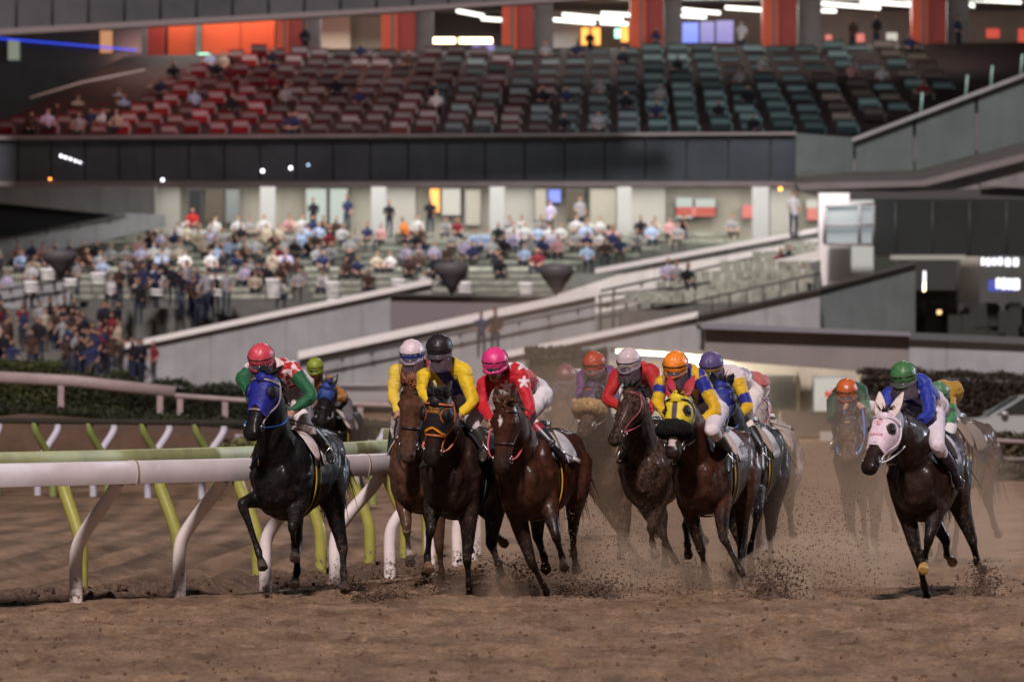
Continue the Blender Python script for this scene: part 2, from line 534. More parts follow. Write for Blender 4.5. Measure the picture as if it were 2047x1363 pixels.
    for i, (nm, a, b) in enumerate(bones):
        ab = b - a; t = np.clip((V-a) @ ab/np.dot(ab, ab), 0, 1); dd = np.linalg.norm(V-(a+t[:, None]*ab), axis=1)
        k = dd < dist; dist[k], lab[k], tt[k] = dd[k], i, t[k]
    z = fr.l(V)[:, 2]
    for i, (nm, a, b) in enumerate(bones):
        k = (lab == i) & (dist < .16)
        if nm == 'neck': continue
        seg = nm[2]
        if seg == '1':
            m = k & (dist < .12); f = np.clip((tt[m]-.25)/.5, 0, 1)[:, None]; C[m] = C[m]*(1-f)+legc*f
        elif seg in '23': C[k & (dist < .09)] = legc
        if seg == '4':
            m = k & (dist < .09); C[m] = np.array(c.get('hoof', (.05, .037, .03)))
        sk = c.get('socks', {}).get(nm[:2])
        if sk is not None and seg in '23': C[k & (dist < .075) & (True if seg == '3' else tt > sk)] = (.34, .27, .24)
    boot = c.get('boots', ())
    for i, (nm, a, b) in enumerate(bones):
        if nm[:2] in boot and nm[2] == '4': C[(lab == i) & (dist < .10)] = (.42, .25, .08)
    t, sd, nn = hd.uv(V)
    inh = (t > -.1) & (t < 1.1) & (np.abs(sd) < .13) & (nn > -.28) & (nn < .08)
    f = np.clip((t-.62)/.25, 0, 1)[:, None]
    C[inh] = (C*(1-f)+muzc*f)[inh]
    if c.get('bald'):
        m = inh & (t > c['bald'][0]) & (t < c['bald'][1]) & (np.abs(sd) < .035) & (nn > -.07); C[m] = (.40, .31, .30)
    if c.get('star'):
        ts_, hl, hw = c['star']
        m = inh & (nn > -.08) & (np.abs((t-ts_)*hd.L)/hl + np.abs(sd-.0)/hw < 1); C[m] = (.62, .55, .53)
    for sy in (1, -1):      # nostrils
        q = hd.pt(np.array(.945), np.array(sy*R(40)))
        C[np.linalg.norm(V-q, axis=1) < .02] = (.006, .004, .004)
    C *= (1 + .35*(vnoise(V, 7, 3) - .5))[:, None]
    if c.get('dust', 0) > 0:
        dn = np.clip((vnoise(V, 60, 5)*.5 + vnoise(V, 130, 6)*.5 - .40)*3.4, 0, 1)*c['dust']
        C = C*(1-dn[:, None]) + np.array((.125, .075, .050))*dn[:, None]
    else:               # sand thrown on legs and chest
        dn = np.clip((vnoise(V, 60, 6)*.5 + vnoise(V, 120, 9)*.5 - .57)*6, 0, 1)*np.clip((1.25-z)*1.0, .05, .75)
        C = C*(1-dn[:, None]) + np.array((.085, .052, .037))*dn[:, None]
    NB = len(V)
    if c.get('ears', True) and not (c.get('hood') or {}).get('earcol'):
        for (rings, e0, dr, a, b) in ears:      # ears grow out of the poll, dark inside
            m2 = MB(); m2.loft(rings); v2, f2, _ = m2.arrays()
            q = v2 - e0; cc = np.tile(body*1.1, (len(v2), 1)); h = q @ dr
            fr_ = (q @ b) > np.median(q @ b); ins = fr_ & (h > .01) & (h < .17) & (np.abs(q @ a) < .030); cc[ins] *= .35
            Fa = Fa + [tuple(i+len(V) for i in f) for f in f2]; V = np.vstack([V, v2]); C = np.vstack([C, cc])
    dist = np.concatenate([dist, np.full(len(V)-NB, .02)]); inh = np.concatenate([inh, np.ones(len(V)-NB, bool)])
    me = mkmesh('horse', V, Fa, C)       # muscle and vein relief under the skin
    NN = np.empty(len(V)*3, np.float32); me.vertices.foreach_get("normal", NN); NN = NN.reshape(-1, 3)
    amp = np.clip(dist/.10, .15, 1)*np.where(inh, .35, 1.)
    rel = (vnoise(V*np.array([1, 1, .7]), 8.5, c['seed'])-.5)*.022 + (vnoise(V*np.array([1, 1, .45]), 21, c['seed']+3)-.5)*.011
    V = V + NN*(rel*amp)[:, None]; me.vertices.foreach_set("co", V.astype(np.float32).ravel()); me.update()
    o = mkobj('horse', me, M_DUSTY if c.get('dust', 0) > .5 else M_COAT)
    tag(o, c['label'], 'horse', 'horses racing along the sand track')
    c['ob'] = o
    horse_kit(c, o, fr, hd, npnts, nr, sides, body)
    return o

def patch(mb, fn, us, vs, thick, col):
    """A curved sheet with thickness: fn(u, v, offset) -> point, on the grid us x vs."""
    n, m = len(us), len(vs)
    A = np.array([[fn(u, v, thick) for v in vs] for u in us]).reshape(-1, 3)
    B = np.array([[fn(u, v, 0.) for v in vs] for u in us]).reshape(-1, 3)
    Fa = []
    for i in range(n-1):
        for j in range(m-1):
            a = i*m+j
            Fa.append((a, a+1, a+m+1, a+m)); Fa.append((n*m+a, n*m+a+m, n*m+a+m+1, n*m+a+1))
    rim = [i*m for i in range(n)] + [(n-1)*m+j for j in range(1, m)] + [i*m+m-1 for i in range(n-2, -1, -1)] + [j for j in range(m-2, 0, -1)]
    for k in range(len(rim)):
        a, b = rim[k], rim[(k+1) % len(rim)]
        Fa.append((a, b, n*m+b, n*m+a))
    if callable(col):
        cc = np.array([[col(u, v) for v in vs] for u in us]).reshape(-1, 3); cc = np.vstack([cc, cc])
    else: cc = col
    mb.add(np.vstack([A, B]), Fa, cc)

_TXT = {}
def text_mesh(s, size=1.):
    """Triangles of a line of lettering, flat in (x, y), centred, cap height about 1."""
    if s in _TXT: return _TXT[s]
    cu = bpy.data.curves.new("t", 'FONT'); cu.body = s; cu.size = 1.; cu.align_x = 'CENTER'; cu.align_y = 'CENTER'; cu.resolution_u = 2
    cu.offset = .012
    o = bpy.data.objects.new("t", cu); COL.objects.link(o)
    dg = bpy.context.evaluated_depsgraph_get()
    me = bpy.data.meshes.new_from_object(o.evaluated_get(dg))
    V = np.array([v.co[:] for v in me.vertices]); Fa = [tuple(p.vertices) for p in me.polygons]
    bpy.data.objects.remove(o); bpy.data.curves.remove(cu); bpy.data.meshes.remove(me)
    _TXT[s] = (V, Fa)
    return V, Fa

def horse_kit(c, o, fr, hd, npnts, nr, sides, body):
    rnd = random.Random(c['seed'])
    lw = lambda *p: fr.w(np.array(p, float))
    # --- mane, forelock, tail
    mb = MB(); mc = np.array(c.get('mane', tuple(body*.8)))
    N = crom(npnts, 3); NR = crom(np.array(nr), 3)
    tg = np.gradient(N, axis=0)
    for i in range(150):
        k = rnd.uniform(4.5, len(N)-2.2); a = int(k); q = k-a
        p = N[a]*(1-q)+N[a+1]*q; t = nrm(tg[a]); sdv = sides[min(a, len(sides)-1)]; up = nrm(np.cross(sdv, t))
        if up[2] < 0: up = -up
        rr = NR[a]*(1-q)+NR[a+1]*q
        p0 = p + up*rr[1]*.93 + sdv*rnd.uniform(-.02, .02)
        sg = c.get('maneside', 1)
        L = rnd.uniform(.07, .15)
        out = nrm(up*rnd.uniform(.2, .9) + sdv*sg*rnd.uniform(.1, .9) - t*rnd.uniform(.2, .9))
        mb.tube([p0, p0+out*L*.5, p0+out*L*.8+np.array([0, 0, -.25*L])], [.006, .006, .002], n=4, sub=2, col=mc*rnd.uniform(.6, 1.5))
    for i in range(c.get('forelock', 50)):
        p0 = hd.p + hd.s*rnd.uniform(-.05, .05) - hd.n*rnd.uniform(0, .08) - hd.d*.02
        L = rnd.uniform(.08, .16)
        out = nrm(-hd.d*rnd.uniform(.2, 1.) + hd.s*rnd.uniform(-.8, .8) + hd.n*rnd.uniform(-.4, .7))
        mb.tube([p0, p0+out*L*.5, p0+out*L+hd.d*.03*L], [.007, .006, .002], n=4, sub=2, col=mc*rnd.uniform(.6, 1.6))
    mb.build('mane', M_HAIR, o)
    mb = MB(); tc = np.array(c.get('tail', tuple(body*.7)))
    dock = lw(-1.03, 0, 1.47)
    for i in range(90):
        a, b, g = rnd.gauss(0, .05), rnd.uniform(.2, 1), rnd.gauss(0, .06)
        p1 = dock + fr.w(np.array((-.10, a*.5, .01)))-fr.o
        p2 = dock + fr.w(np.array((-.22-.1*b, a*1.0+g*.6, -.22*b-.12)))-fr.o
        p3 = dock + fr.w(np.array((-.30-.22*b, a*1.5+g, -.68*b-.16)))-fr.o
        mb.tube([dock, p1, p2, p3], [.010, .010, .008, .002], n=4, sub=2, col=tc*rnd.uniform(.6, 1.5))
    mb.build('tail', M_HAIR, o)
    # --- eyes
    if not c.get('hood'):
        for sy in (1, -1):
            mb = MB(); mb.ell(hd.pt(np.array(.235), np.array(sy*R(64)), .002), (.017, .017, .021), np.array([hd.s, hd.n, hd.d]), col=(.004, .003, .003))
            mb.build('eye', M_LEATHER, o)
    # --- hood with blinkers
    if c.get('hood'):
        h = c['hood']; col = np.array(h['col']); trim = np.array(h.get('trim', tuple(col*.7)))
        mb = MB(); nph = 72; ns = 56; cupc0 = h.get('cup', tuple(col*.85))
        ph = np.linspace(0, 2*math.pi, nph, endpoint=False)
        tend = h.get('t', .47) + h.get('dip', .09)*np.abs(np.sin(ph)) - .10*(np.cos(ph) < -.3)
        rings, cols = [], []
        for s_ in np.linspace(0, 1, ns):
            t = -.10 + (tend+.10)*s_
            rings.append(hd.pt(t, ph, .013))
            cc = np.tile(col, (nph, 1))
            st = h.get('stripe')
            if st is not None:
                sdv = hd.uv(rings[-1])[1]; cc[(np.abs(sdv) < .030) & (np.cos(ph) > 0)] = st
            for sy in (1, -1):
                qe = hd.pt(np.array(.235), np.array(sy*R(56)), .013); de = np.linalg.norm((rings[-1]-qe), axis=1)
                cc[de < .070] = h.get('rim', cupc0); cc[de < .060] = (.022, .013, .011) if h.get('open') else (.006, .005, .006)
            if s_ > .93: cc[:] = trim
            cols.append(cc)
        mb.loft(rings, True, np.array(cols))
        if h.get('neck', True):
            k = len(N)-1
            sel = [k-5, k-4, k-3, k-2, k-1]
            rings = []
            an = np.linspace(0, 2*math.pi, 20, endpoint=False)
            for a in sel:
                t = nrm(tg[a]); sdv = sides[min(a, len(sides)-1)]; sdv = nrm(sdv-t*np.dot(sdv, t)); b = np.cross(t, sdv)
                rings.append(N[a] + np.outer(np.cos(an), sdv)*(NR[a, 0]+.014) + np.outer(np.sin(an), b)*(NR[a, 1]+.014))
            mb.loft(rings, True, np.tile(col, (len(rings), 20, 1)))
        hob = mb.build('hood', M_HOOD, o)
        for sy in (1, -1):
            mb = MB(); q = hd.pt(np.array(.235), np.array(sy*R(60)), .010)
            if h.get('open'):
                mb.ell(q, (.020, .020, .024), np.array([hd.s, hd.n, hd.d]), col=(.004, .003, .003)); mb.build('eye', M_LEATHER, o); continue
            ax = nrm(hd.s*sy*.88+hd.n*.48); b1 = hd.d; b2 = nrm(np.cross(ax, b1)); rings, cols = [], []
            an = np.linspace(0, 2*math.pi, 24, endpoint=False); dk = (.007, .006, .007)
            for rr, hh, cc in ((.060, -.012, cupc0), (.060, .006, cupc0), (.056, .018, dk), (.044, .028, dk), (.024, .034, dk)):
                rings.append(q + ax*hh + np.outer(np.cos(an)*rr*1.1, b1) + np.outer(np.sin(an)*rr, b2) - hd.d*.0); cols.append(np.tile(cc, (24, 1)))
            mb.loft(rings, True, np.array(cols)); mb.build('blinker', M_HOOD, o)
        if h.get('earcol') is not None:
            for (rings, e0, dr, a, b) in c['earg']:
                mb = MB(); rr = [e0 + (r-e0)*1.22 + dr*.02 for r in np.array(rings)]
                mb.loft(rr, True, np.tile(h['earcol'], (len(rr), 10, 1))); mb.build('ear_cover', M_HOOD, o)
        if h.get('text'):
            mb = MB()
            for s_, tm, hgt, wid in h['text']:
                V, Fa = text_mesh(s_)
                wt = max(.01, V[:, 0].max()-V[:, 0].min())
                u = V[:, 0]/wt*wid; v = V[:, 1]*hgt
                pts = []
                for uu, vv in zip(u, v):
                    t = tm - vv/hd.L
                    wd = np.interp(t, HEAD[:, 0], HEAD[:, 1])+.013
                    sn = np.clip(uu/wd, -.95, .95); phh = math.copysign(math.asin(abs(sn)**(1/.8)), sn)
                    # letters run the way the viewer reads them
                    pts.append(hd.pt(np.array(t), np.array(phh), .016))
                mb.add(pts, Fa, np.array(h['textcol']))
            mb.build('lettering', M_CLOTH, hob, smooth=False)
        if h.get('emblem'):
            mb = MB(); tm, sz, ec = h['emblem']
            def hp(u, v, off=.017):
                t = tm - v*sz/hd.L; wd = np.interp(t, HEAD[:, 0], HEAD[:, 1])+.013
                sn = np.clip(u*sz/wd, -.95, .95); return hd.pt(np.array(t), np.array(math.copysign(math.asin(abs(sn)**1.25), sn)), off)
            if h.get('emblem_kind') == 'crest':
                for k in range(7):
                    a = R(35+k*20); b0, b1 = a-R(7), a+R(7)
                    P = [hp(.55*math.cos(b0), .45*math.sin(b0)), hp(.55*math.cos(b1), .45*math.sin(b1)), hp(1.0*math.cos(a), .95*math.sin(a))]
                    mb.add(P, [(0, 1, 2)], ec)
                P = [hp(.42*math.cos(x), .35*math.sin(x)-.12) for x in np.linspace(0, 6.28, 12, endpoint=False)]
                P2 = [hp(.22*math.cos(x), .2*math.sin(x)-.12) for x in np.linspace(0, 6.28, 12, endpoint=False)]
                mb.add(P+P2, [(i, (i+1) % 12, 12+(i+1) % 12, 12+i) for i in range(3, 12)], ec)
            else:
                P = [hp(1.0*math.cos(x)*(1 if math.cos(3*x) > 0 else .75), .45*math.sin(x)) for x in np.linspace(0, 6.28, 18, endpoint=False)]
                mb.add(P, [tuple(range(18))], ec)
            mb.build('emblem', M_CLOTH, hob, smooth=False)
    # --- bridle
    bc = np.array(c.get('bridle', (.014, .010, .010)))
    off = .026 if c.get('hood') else .006
    mb = MB()
    def strap(ts, phs, wd=.010, cc=bc, th=.004):
        P = np.array([hd.pt(np.array(t), np.array(p), off if t < .5 else min(off, .008)) for t, p in zip(ts, phs)])
        mb.tube(P, [(wd, th)]*len(P), n=6, sub=2, col=cc, side=hd.d)
    aa = np.linspace(-100, 100, 15)
    strap([.07]*15, R(1)*aa, .011)
    if not c.get('fleece') and c.get('noseband', True): strap([.56]*25, R(1)*np.linspace(-180, 180, 25), .011, np.array(c.get('noseband_col', bc)))
    for sy in (1, -1):
        tl = np.linspace(.0, .80, 10)
        P = np.array([hd.pt(np.array(t), np.array(sy*R(98)), off if t < .5 else .008) for t in tl]); mb.tube(P, [(.009, .004)]*10, n=6, sub=2, col=bc)
        tl = np.linspace(0, 1, 9)
        P = np.array([hd.pt(np.array(.02+.30*t), np.array(sy*R(105+70*t)), off) for t in tl]); mb.tube(P, [(.007, .004)]*9, n=6, sub=2, col=bc)
    bo = mb.build('bridle', M_LEATHER, o)
    bits = []
    for sy in (1, -1):
        mb = MB(); q = hd.pt(np.array(.80), np.array(sy*R(100)), .012)
        an = np.linspace(0, 2*math.pi, 17)[:-1]
        P = [q + hd.d*.034*math.cos(x) + hd.n*.034*math.sin(x) for x in an]
        P.append(P[0]); mb.tube(P, .0048, n=6, sub=1)
        mb.build('bit_ring', M_STEEL, bo); bits.append(q)
    # --- noseband of fleece
    if c.get('fleece'):
        fc, tf, rad = c['fleece']
        mb = MB(); an = np.linspace(-R(98), R(98), 19)
        P = np.array([hd.pt(np.array(tf), np.array(x), .034) for x in an])
        prof = rad*np.clip(1.02-.35*np.abs(np.linspace(-1, 1, 19))**2, .3, 1)
        mb.tube(P, prof, n=14, sub=2)
        V, Fa, _ = mb.arrays()
        V = V + (vnoise(V, 70, 4)-.5)[:, None]*nrm3(V-P.mean(0))*.035
        C = np.array(fc)*(.6+.8*vnoise(V, 60, 8))[:, None]
        mkobj('fleece_noseband', mkmesh('fleece', V, Fa, C), M_FLEECE, o)
    # --- reins
    rc = np.array(c.get('reins', (.02, .012, .012)))
    hands = c['hands']
    mb = MB()
    for q, h_, sy in zip(bits, hands, (1, -1)):
        mid = q*.45+h_*.55 + np.array([0, 0, -.035]) + hd.s*sy*.05
        mb.tube([q, q*.75+mid*.25+hd.s*sy*.03, mid, h_], [(.004, .013)]*4, n=6, sub=4, col=rc)
    mb.build('reins', M_LEATHER, o)
    # --- saddle cloth, flap, girth
    tp = lambda u, v, off: fr.w(torso_pt(u, v, .012+off))
    clc = np.array(c.get('cloth', (.48, .45, .46)))
    mb = MB(); lettering = c.get('name')
    us = np.linspace(-.43, -.06, 12)
    for sy in (0, 1):
        vs = np.linspace(R(88), R(9), 14)
        if sy: vs = math.pi - vs
        patch(mb, tp, us, vs, .008, clc)
    cl = mb.build('saddle_cloth', M_CLOTH, o)
    if lettering:
        for sy in (0, 1):
            V, Fa = text_mesh(lettering)
            mb = MB(); wt = V[:, 0].max()-V[:, 0].min(); k = min(.30, c.get('name_w', .40))/wt
            pts = []
            for x, y in V[:, :2]:
                u = -.27 + (-x*k if not sy else x*k)          # read from outside on each flank
                v = R(25) + y*k*1.5/.33
                pts.append(fr.w(torso_pt(np.array(u), np.array(v if not sy else math.pi-v), .030)))
            mb.add(pts, Fa, (.02, .018, .02))
            mb.build('name_lettering', M_CLOTH, cl, smooth=False)
    mb = MB(); fc = np.array(c.get('flap', (.58, .50, .46)))
    for sy in (0, 1):
        def fn(u, v, off):      # u along the flap downwards, v across it
            th = R(80) - u*R(66)
            half = .155*(1-.45*u)*math.sqrt(max(.02, 1-max(0, (u-.62)/.38)**2))
            x = .14 + .12*u + v*half
            p = torso_pt(np.array(x), np.array(th if not sy else math.pi-th), .03+off)
            p[1] += (.05*u*u if not sy else -.05*u*u)
            return fr.w(p)
        patch(mb, fn, np.linspace(0, 1, 16), np.linspace(-1, 1, 8), .007, fc)
    sd = MB(); P = [lw(.20, 0, 1.64), lw(.02, 0, 1.63), lw(-.15, 0, 1.615), lw(-.3, 0, 1.64)]
    sd.tube(P, [(.05, .02), (.11, .025), (.13, .025), (.10, .03)], n=12, side=fr.s, sub=3, col=(.03, .02, .02))
    so = sd.build('saddle', M_LEATHER, o)
    mb.build('saddle_flap', M_CLOTH, so)
    mb = MB(); gc = np.array(c.get('girth', (.02, .02, .022))); ge = np.array(c.get('girth_edge', (.45, .28, .04)))
    vs = np.linspace(R(35), R(-215), 40)
    patch(mb, lambda u, v, off: fr.w(torso_pt(.13+u, v, .010+off)), np.array([-.065, -.05, -.049, .049, .05, .065]), vs, .009, lambda u, v: ge if abs(u) > .0495 else gc)
    mb.build('girth', M_CLOTH, o)
    if c.get('breast'):
        mb = MB(); P = [fr.w(torso_pt(np.array(x), np.array(R(t)), .015)) for x, t in ((.15, 60), (.35, 40), (.55, 15), (.66, 0), (.69, -40))]
        mb.tube(P, [(.012, .004)]*5, n=6, sub=3, col=c['breast']); mb.build('breast_strap', M_LEATHER, o)

def nrm3(V):
    return V/(np.linalg.norm(V, axis=1, keepdims=True)+1e-9)
# ------------------------------------------------------------------ riders
RDEF = {'head': (.43, 0, 2.27), 'neck': (.28, 0, 2.17), 'chest': (.12, 0, 2.12), 'waist': (-.10, 0, 2.06), 'pelvis': (-.32, 0, 2.0),
        'shl': (.20, .19, 2.12), 'ell': (.30, .33, 1.90), 'hal': (.50, .09, 1.74), 'shr': (.20, -.19, 2.12), 'elr': (.30, -.33, 1.90), 'har': (.50, -.09, 1.74),
        'hpl': (-.30, .11, 1.97), 'knl': (.18, .25, 1.68), 'anl': (-.18, .30, 1.38), 'tol': (.02, .34, 1.31),
        'hpr': (-.30, -.11, 1.97), 'knr': (.18, -.25, 1.68), 'anr': (-.18, -.30, 1.38), 'tor': (.02, -.34, 1.31)}

def rider_joints(c):
    fr = c['fr']; r = c['rider']
    J = {k: fr.w(np.array(v)) for k, v in RDEF.items()}
    if r.get('upright'):
        for k, v in {'head': (-.0, 0, 2.42), 'neck': (-.12, 0, 2.2), 'chest': (-.16, 0, 2.05), 'waist': (-.22, 0, 1.85), 'pelvis': (-.25, 0, 1.7), 'shl': (-.12, .2, 2.12), 'shr': (-.12, -.2, 2.12),
                     'ell': (-.05, .3, 1.85), 'elr': (-.05, -.3, 1.85), 'hpl': (-.2, .12, 1.7), 'hpr': (-.2, -.12, 1.7), 'knl': (.2, .32, 1.45), 'knr': (.2, -.32, 1.45), 'anl': (0, .36, 1.05), 'anr': (0, -.36, 1.05), 'tol': (.15, .38, 1.0), 'tor': (.15, -.38, 1.0)}.items():
            J[k] = fr.w(np.array(v))
    J0 = dict(J)
    for k, q in r.get('px', {}).items():
        a, b = px(c['crop'], q); J[k] = W(a, b, J[k][1])
    # what the photo does not show follows the head
    dh = (J['head']-J0['head'])*np.array([1, 0, 1])
    for k, f in (('neck', .85), ('chest', .55), ('waist', .25), ('shl', .7), ('shr', .7), ('ell', .4), ('elr', .4)):
        if k not in r.get('px', {}): J[k] = J0[k] + dh*f
    if 'shl' in r.get('px', {}) and 'shr' in r.get('px', {}):
        J['chest'] = J['chest']*.6 + .4*(J['shl']+J['shr'])*.5
        J['neck'] = J['neck']*.6 + .4*((J['shl']+J['shr'])*.5*.55 + J['head']*.45)
    pxo = r.get('px', {})
    if not r.get('upright'):
        if 'pelvis' not in pxo:
            J['pelvis'] = J['pelvis'] + np.array([.45*(J['chest'][0]-J['pelvis'][0]), 0, 0])
        dp = J['pelvis']-J0['pelvis']
        for k in ('hpl', 'hpr'):
            if k not in pxo: J[k] = J0[k] + dp
        if 'waist' not in pxo: J['waist'] = .5*(J['pelvis']+J['chest']) + np.array([0, 0, .03])
    for s in 'lr':
        if 'an'+s in r.get('px', {}) and 'to'+s not in r.get('px', {}): J['to'+s] = J['an'+s] + (J0['to'+s]-J0['an'+s])
    # legs stay outside the horse: slide towards the viewer along the line of sight until clear
    T = TORSO[::-1]
    def inside(P, m):
        x, y, z = fr.l(P); wd, zt, zb = (np.interp(x, T[:, 0], T[:, i]) for i in (1, 2, 3))
        q = (z-(zt+zb)/2)/((zt-zb)/2+m*.6)
        if -1.1 < x < .72 and abs(q) < 1 and abs(y) < (wd+.02)*math.sqrt(1-q*q)*(1-.10*max(q, 0))+m: return True
        a, b = np.array((.45, 0, 1.38)), fr.l(c['poll_w']) if 'poll_w' in c else np.array((1., 0, 1.95)); ab = b-a; t = np.clip((np.array((x, y, z))-a) @ ab/(ab @ ab), 0, 1)
        return np.linalg.norm(np.array((x, y, z))-a-t*ab) < .20*(1-.4*t)+m
    cam0 = np.array([0, 0, CAMZ])
    if not r.get('upright'):
        for s in 'lr':
            for k, m in (('kn', .075), ('an', .06), ('to', .06)):
                for _ in range(45):
                    if not inside(J[k+s], m): break
                    J[k+s] = J[k+s] + nrm(cam0-J[k+s])*.02
    return J

def hand(mb, wr, tip_dir, palm, out, sc=1.):
    """A closed hand on the rein: palm, four curled fingers of unequal length, a thumb."""
    d, n, s = nrm(tip_dir), None, None
    s = nrm(out - d*np.dot(out, d)); n = np.cross(d, s)
    mb.ell(wr + d*.045*sc, (.042*sc, .022*sc, .050*sc), np.array([s, n, d]), 10, 7)
    for i, L in enumerate((.038, .044, .041, .032)):
        b = wr + d*.085*sc + s*(.030-.020*i)*sc
        mb.tube([b, b+d*L*.55*sc+n*.012*sc, b+d*L*.45*sc+n*.036*sc, b+d*.0*sc+n*.040*sc], np.array([.0105, .0105, .0098, .0085])*sc, n=7, sub=2)
    b = wr + d*.03*sc + s*.038*sc
    mb.tube([b, b+d*.035*sc+s*.016*sc+n*.012*sc, b+d*.060*sc+s*.004*sc+n*.026*sc], np.array([.014, .012, .009])*sc, n=7, sub=2)

def make_rider(c):
    r = c['rider']; fr = c['fr']; J = rider_joints(c); c['J'] = J
    rnd = random.Random(c['seed']+50)
    face = nrm(fr.f*.9 + np.array([0, -.35, 0]) + np.array([r.get('look', 0), 0, -.18 - r.get('down', 0)]))
    up = nrm(np.array([r.get('tilt', 0), 0, 1]) - face*np.dot(np.array([r.get('tilt', 0), 0, 1]), face)); sd = np.cross(up, face)
    H = J['head']; HM = np.array([sd, face, up])
    skull = H - up*.080 + face*.022
    # ---- body with head, neck, trunk, arms, legs and hands as one skin
    mb = MB()
    mb.ell(skull, (.074, .092, .115), HM, 16, 11)
    mb.ell(skull + face*.035 - up*.065, (.052, .055, .052), HM, 12, 8)
    mb.tube([skull + face*.088 + up*.02, skull + face*.108 - up*.012, skull + face*.094 - up*.028], [.010, .015, .010], n=8, sub=2)
    for s_ in (1, -1):
        mb.ell(skull + sd*.074*s_ - face*.005 - up*.005, (.012, .022, .032), HM, 8, 6)
        mb.ell(skull + sd*.03*s_ + face*.078 - up*.03, (.02, .016, .02), HM, 8, 6)
    mb.tube([skull + sd*.022+face*.084-up*.062, skull + face*.093-up*.060, skull - sd*.022+face*.084-up*.062], [.006, .009, .006], n=6, sub=2)
    mb.tube([J['chest']*.4+J['neck']*.6, J['neck'], skull - face*.03 - up*.04], [.07, .058, .055], n=12, sub=2)
    mb.tube([J['pelvis'], J['waist'], J['chest'], J['neck']], [(.15, .11), (.12, .09), (.15, .10), (.06, .06)], n=14, side=fr.s, sub=3)
    for s_ in 'lr':
        mb.tube([J['sh'+s_], J['el'+s_], J['ha'+s_]], [.045, .036, .026], n=10, sub=3)
        mb.tube([J['hp'+s_], J['kn'+s_]], [.07, .045], n=10); mb.tube([J['kn'+s_], J['an'+s_]], [.042, .026], n=10)
        dd = nrm(J['ha'+s_]-J['el'+s_])
        hand(mb, J['ha'+s_] - dd*.02, nrm(dd*.6+fr.f*.6-fr.u*.25), fr.u, (fr.u*.8 + fr.s*(-.4 if s_ == 'l' else .4)), 1.0)
    V, Fa = remesh(mb, .0095, 2)
    skin = np.array((.40, .20, .14)); C = np.tile(skin, (len(V), 1))
    q = (V-skull) @ HM.T
    hdm = np.linalg.norm(q/np.array((.1, .13, .15)), axis=1) < 1.15
    C[hdm & (q[:, 1] < -.01) & (q[:, 2] > -.07)] = (.012, .009, .008)
    C[hdm & (np.abs(q[:, 2]+.061) < .007) & (np.abs(q[:, 0]) < .024) & (q[:, 1] > .07)] = (.22, .07, .06)
    for s_ in (1, -1):
        C[np.linalg.norm(q-np.array((.031*s_, .084, .008)), axis=1) < .0125] = (.02, .014, .012)
        m = (np.abs(q[:, 2]-.028) < .006) & (np.abs(q[:, 0]-.032*s_) < .02) & (q[:, 1] > .06); C[m] = (.03, .02, .016)
    o = mkobj('person', mkmesh('person', V, Fa, C), M_SKIN)
    tag(o, r['label'], 'person', 'jockeys riding in the race')
    # ---- silks
    mb = MB()
    mb.tube([J['pelvis']*.45+J['waist']*.55, J['waist'], J['chest'], J['chest']*.35+J['neck']*.65, J['neck']+face*.01], [(.155, .115), (.165, .12), (.195, .13), (.15, .10), (.075, .07)], n=18, side=fr.s, sub=3)
    for s_ in 'lr':
        el = J['el'+s_]; cuff = J['ha'+s_]*.90+el*.10
        mb.ell(J['sh'+s_]*.92+J['chest']*.08, (.085, .085, .08))
        mb.tube([J['sh'+s_]*.8+J['chest']*.2, J['sh'+s_], J['sh'+s_]*.5+el*.5, el, el*.5+cuff*.5, cuff], [.085, .08, .068, .060, .052, .038], n=12, sub=3)
    V, Fa = remesh(mb, .0125, 3)
    wr = (vnoise(V*np.array([1, 1, .45]), 12, 2)-.5)*.034 + (vnoise(V*np.array([.6, .6, 1]), 34, 5)-.5)*.020
    V = V + nrm3(V-J['chest'])*wr[:, None]
    ax = nrm(J['chest']-J['waist']); lt = nrm(fr.s-ax*np.dot(fr.s, ax)); vt = np.cross(ax, lt)
    q = V-J['chest']
    A = {'ax': q @ ax, 'lat': q @ lt, 'up': q @ vt, 'V': V, 'x': V[:, 0]-J['chest'][0], 'z': V[:, 2]-J['chest'][2], 'J': J}
    arm = {}
    for s_ in 'lr':
        best = np.full(len(V), 9.); tv = np.zeros(len(V))
        for n_, (a, b) in enumerate(((J['sh'+s_], J['el'+s_]), (J['el'+s_], J['ha'+s_]))):
            ab = b-a; t = np.clip((V-a) @ ab/np.dot(ab, ab), 0, 1); dd = np.linalg.norm(V-(a+t[:, None]*ab), axis=1)
            k = dd < best; best[k] = dd[k]; tv[k] = n_+t[k]
        arm[s_] = np.where(best < .098, tv, -1)
    A['arm'] = np.maximum(arm['l'], arm['r']); A['arml'], A['armr'] = arm['l'], arm['r']
    C = r['silk'](A)
    mkobj('jacket', mkmesh('jacket', V, Fa, C), M_SILK, o)
    # ---- breeches
    br = np.array(r.get('breeches', (.66, .60, .63)))
    mb = MB()
    mb.tube([J['pelvis']-nrm(J['waist']-J['pelvis'])*.10, J['pelvis'], J['waist']], [(.12, .10), (.175, .14), (.15, .11)], n=14, side=fr.s, sub=3)
    for s_ in 'lr':
        kn, an = J['kn'+s_], J['an'+s_]
        mb.tube([J['hp'+s_], J['hp'+s_]*.5+kn*.5, kn], [.125, .100, .072], n=12, sub=3); mb.tube([kn, kn*.58+an*.42], [.072, .056], n=12); mb.ell(kn, (.073, .073, .073))
    V, Fa = remesh(mb, .0135, 3)
    V = V + nrm3(V-J['pelvis'])*((vnoise(V*np.array([1, 1, .5]), 15, 7)-.5)*.030 + (vnoise(V, 36, 8)-.5)*.012)[:, None]
    mkobj('breeches', mkmesh('breeches', V, Fa, np.tile(br, (len(V), 1))), M_CLOTH, o)
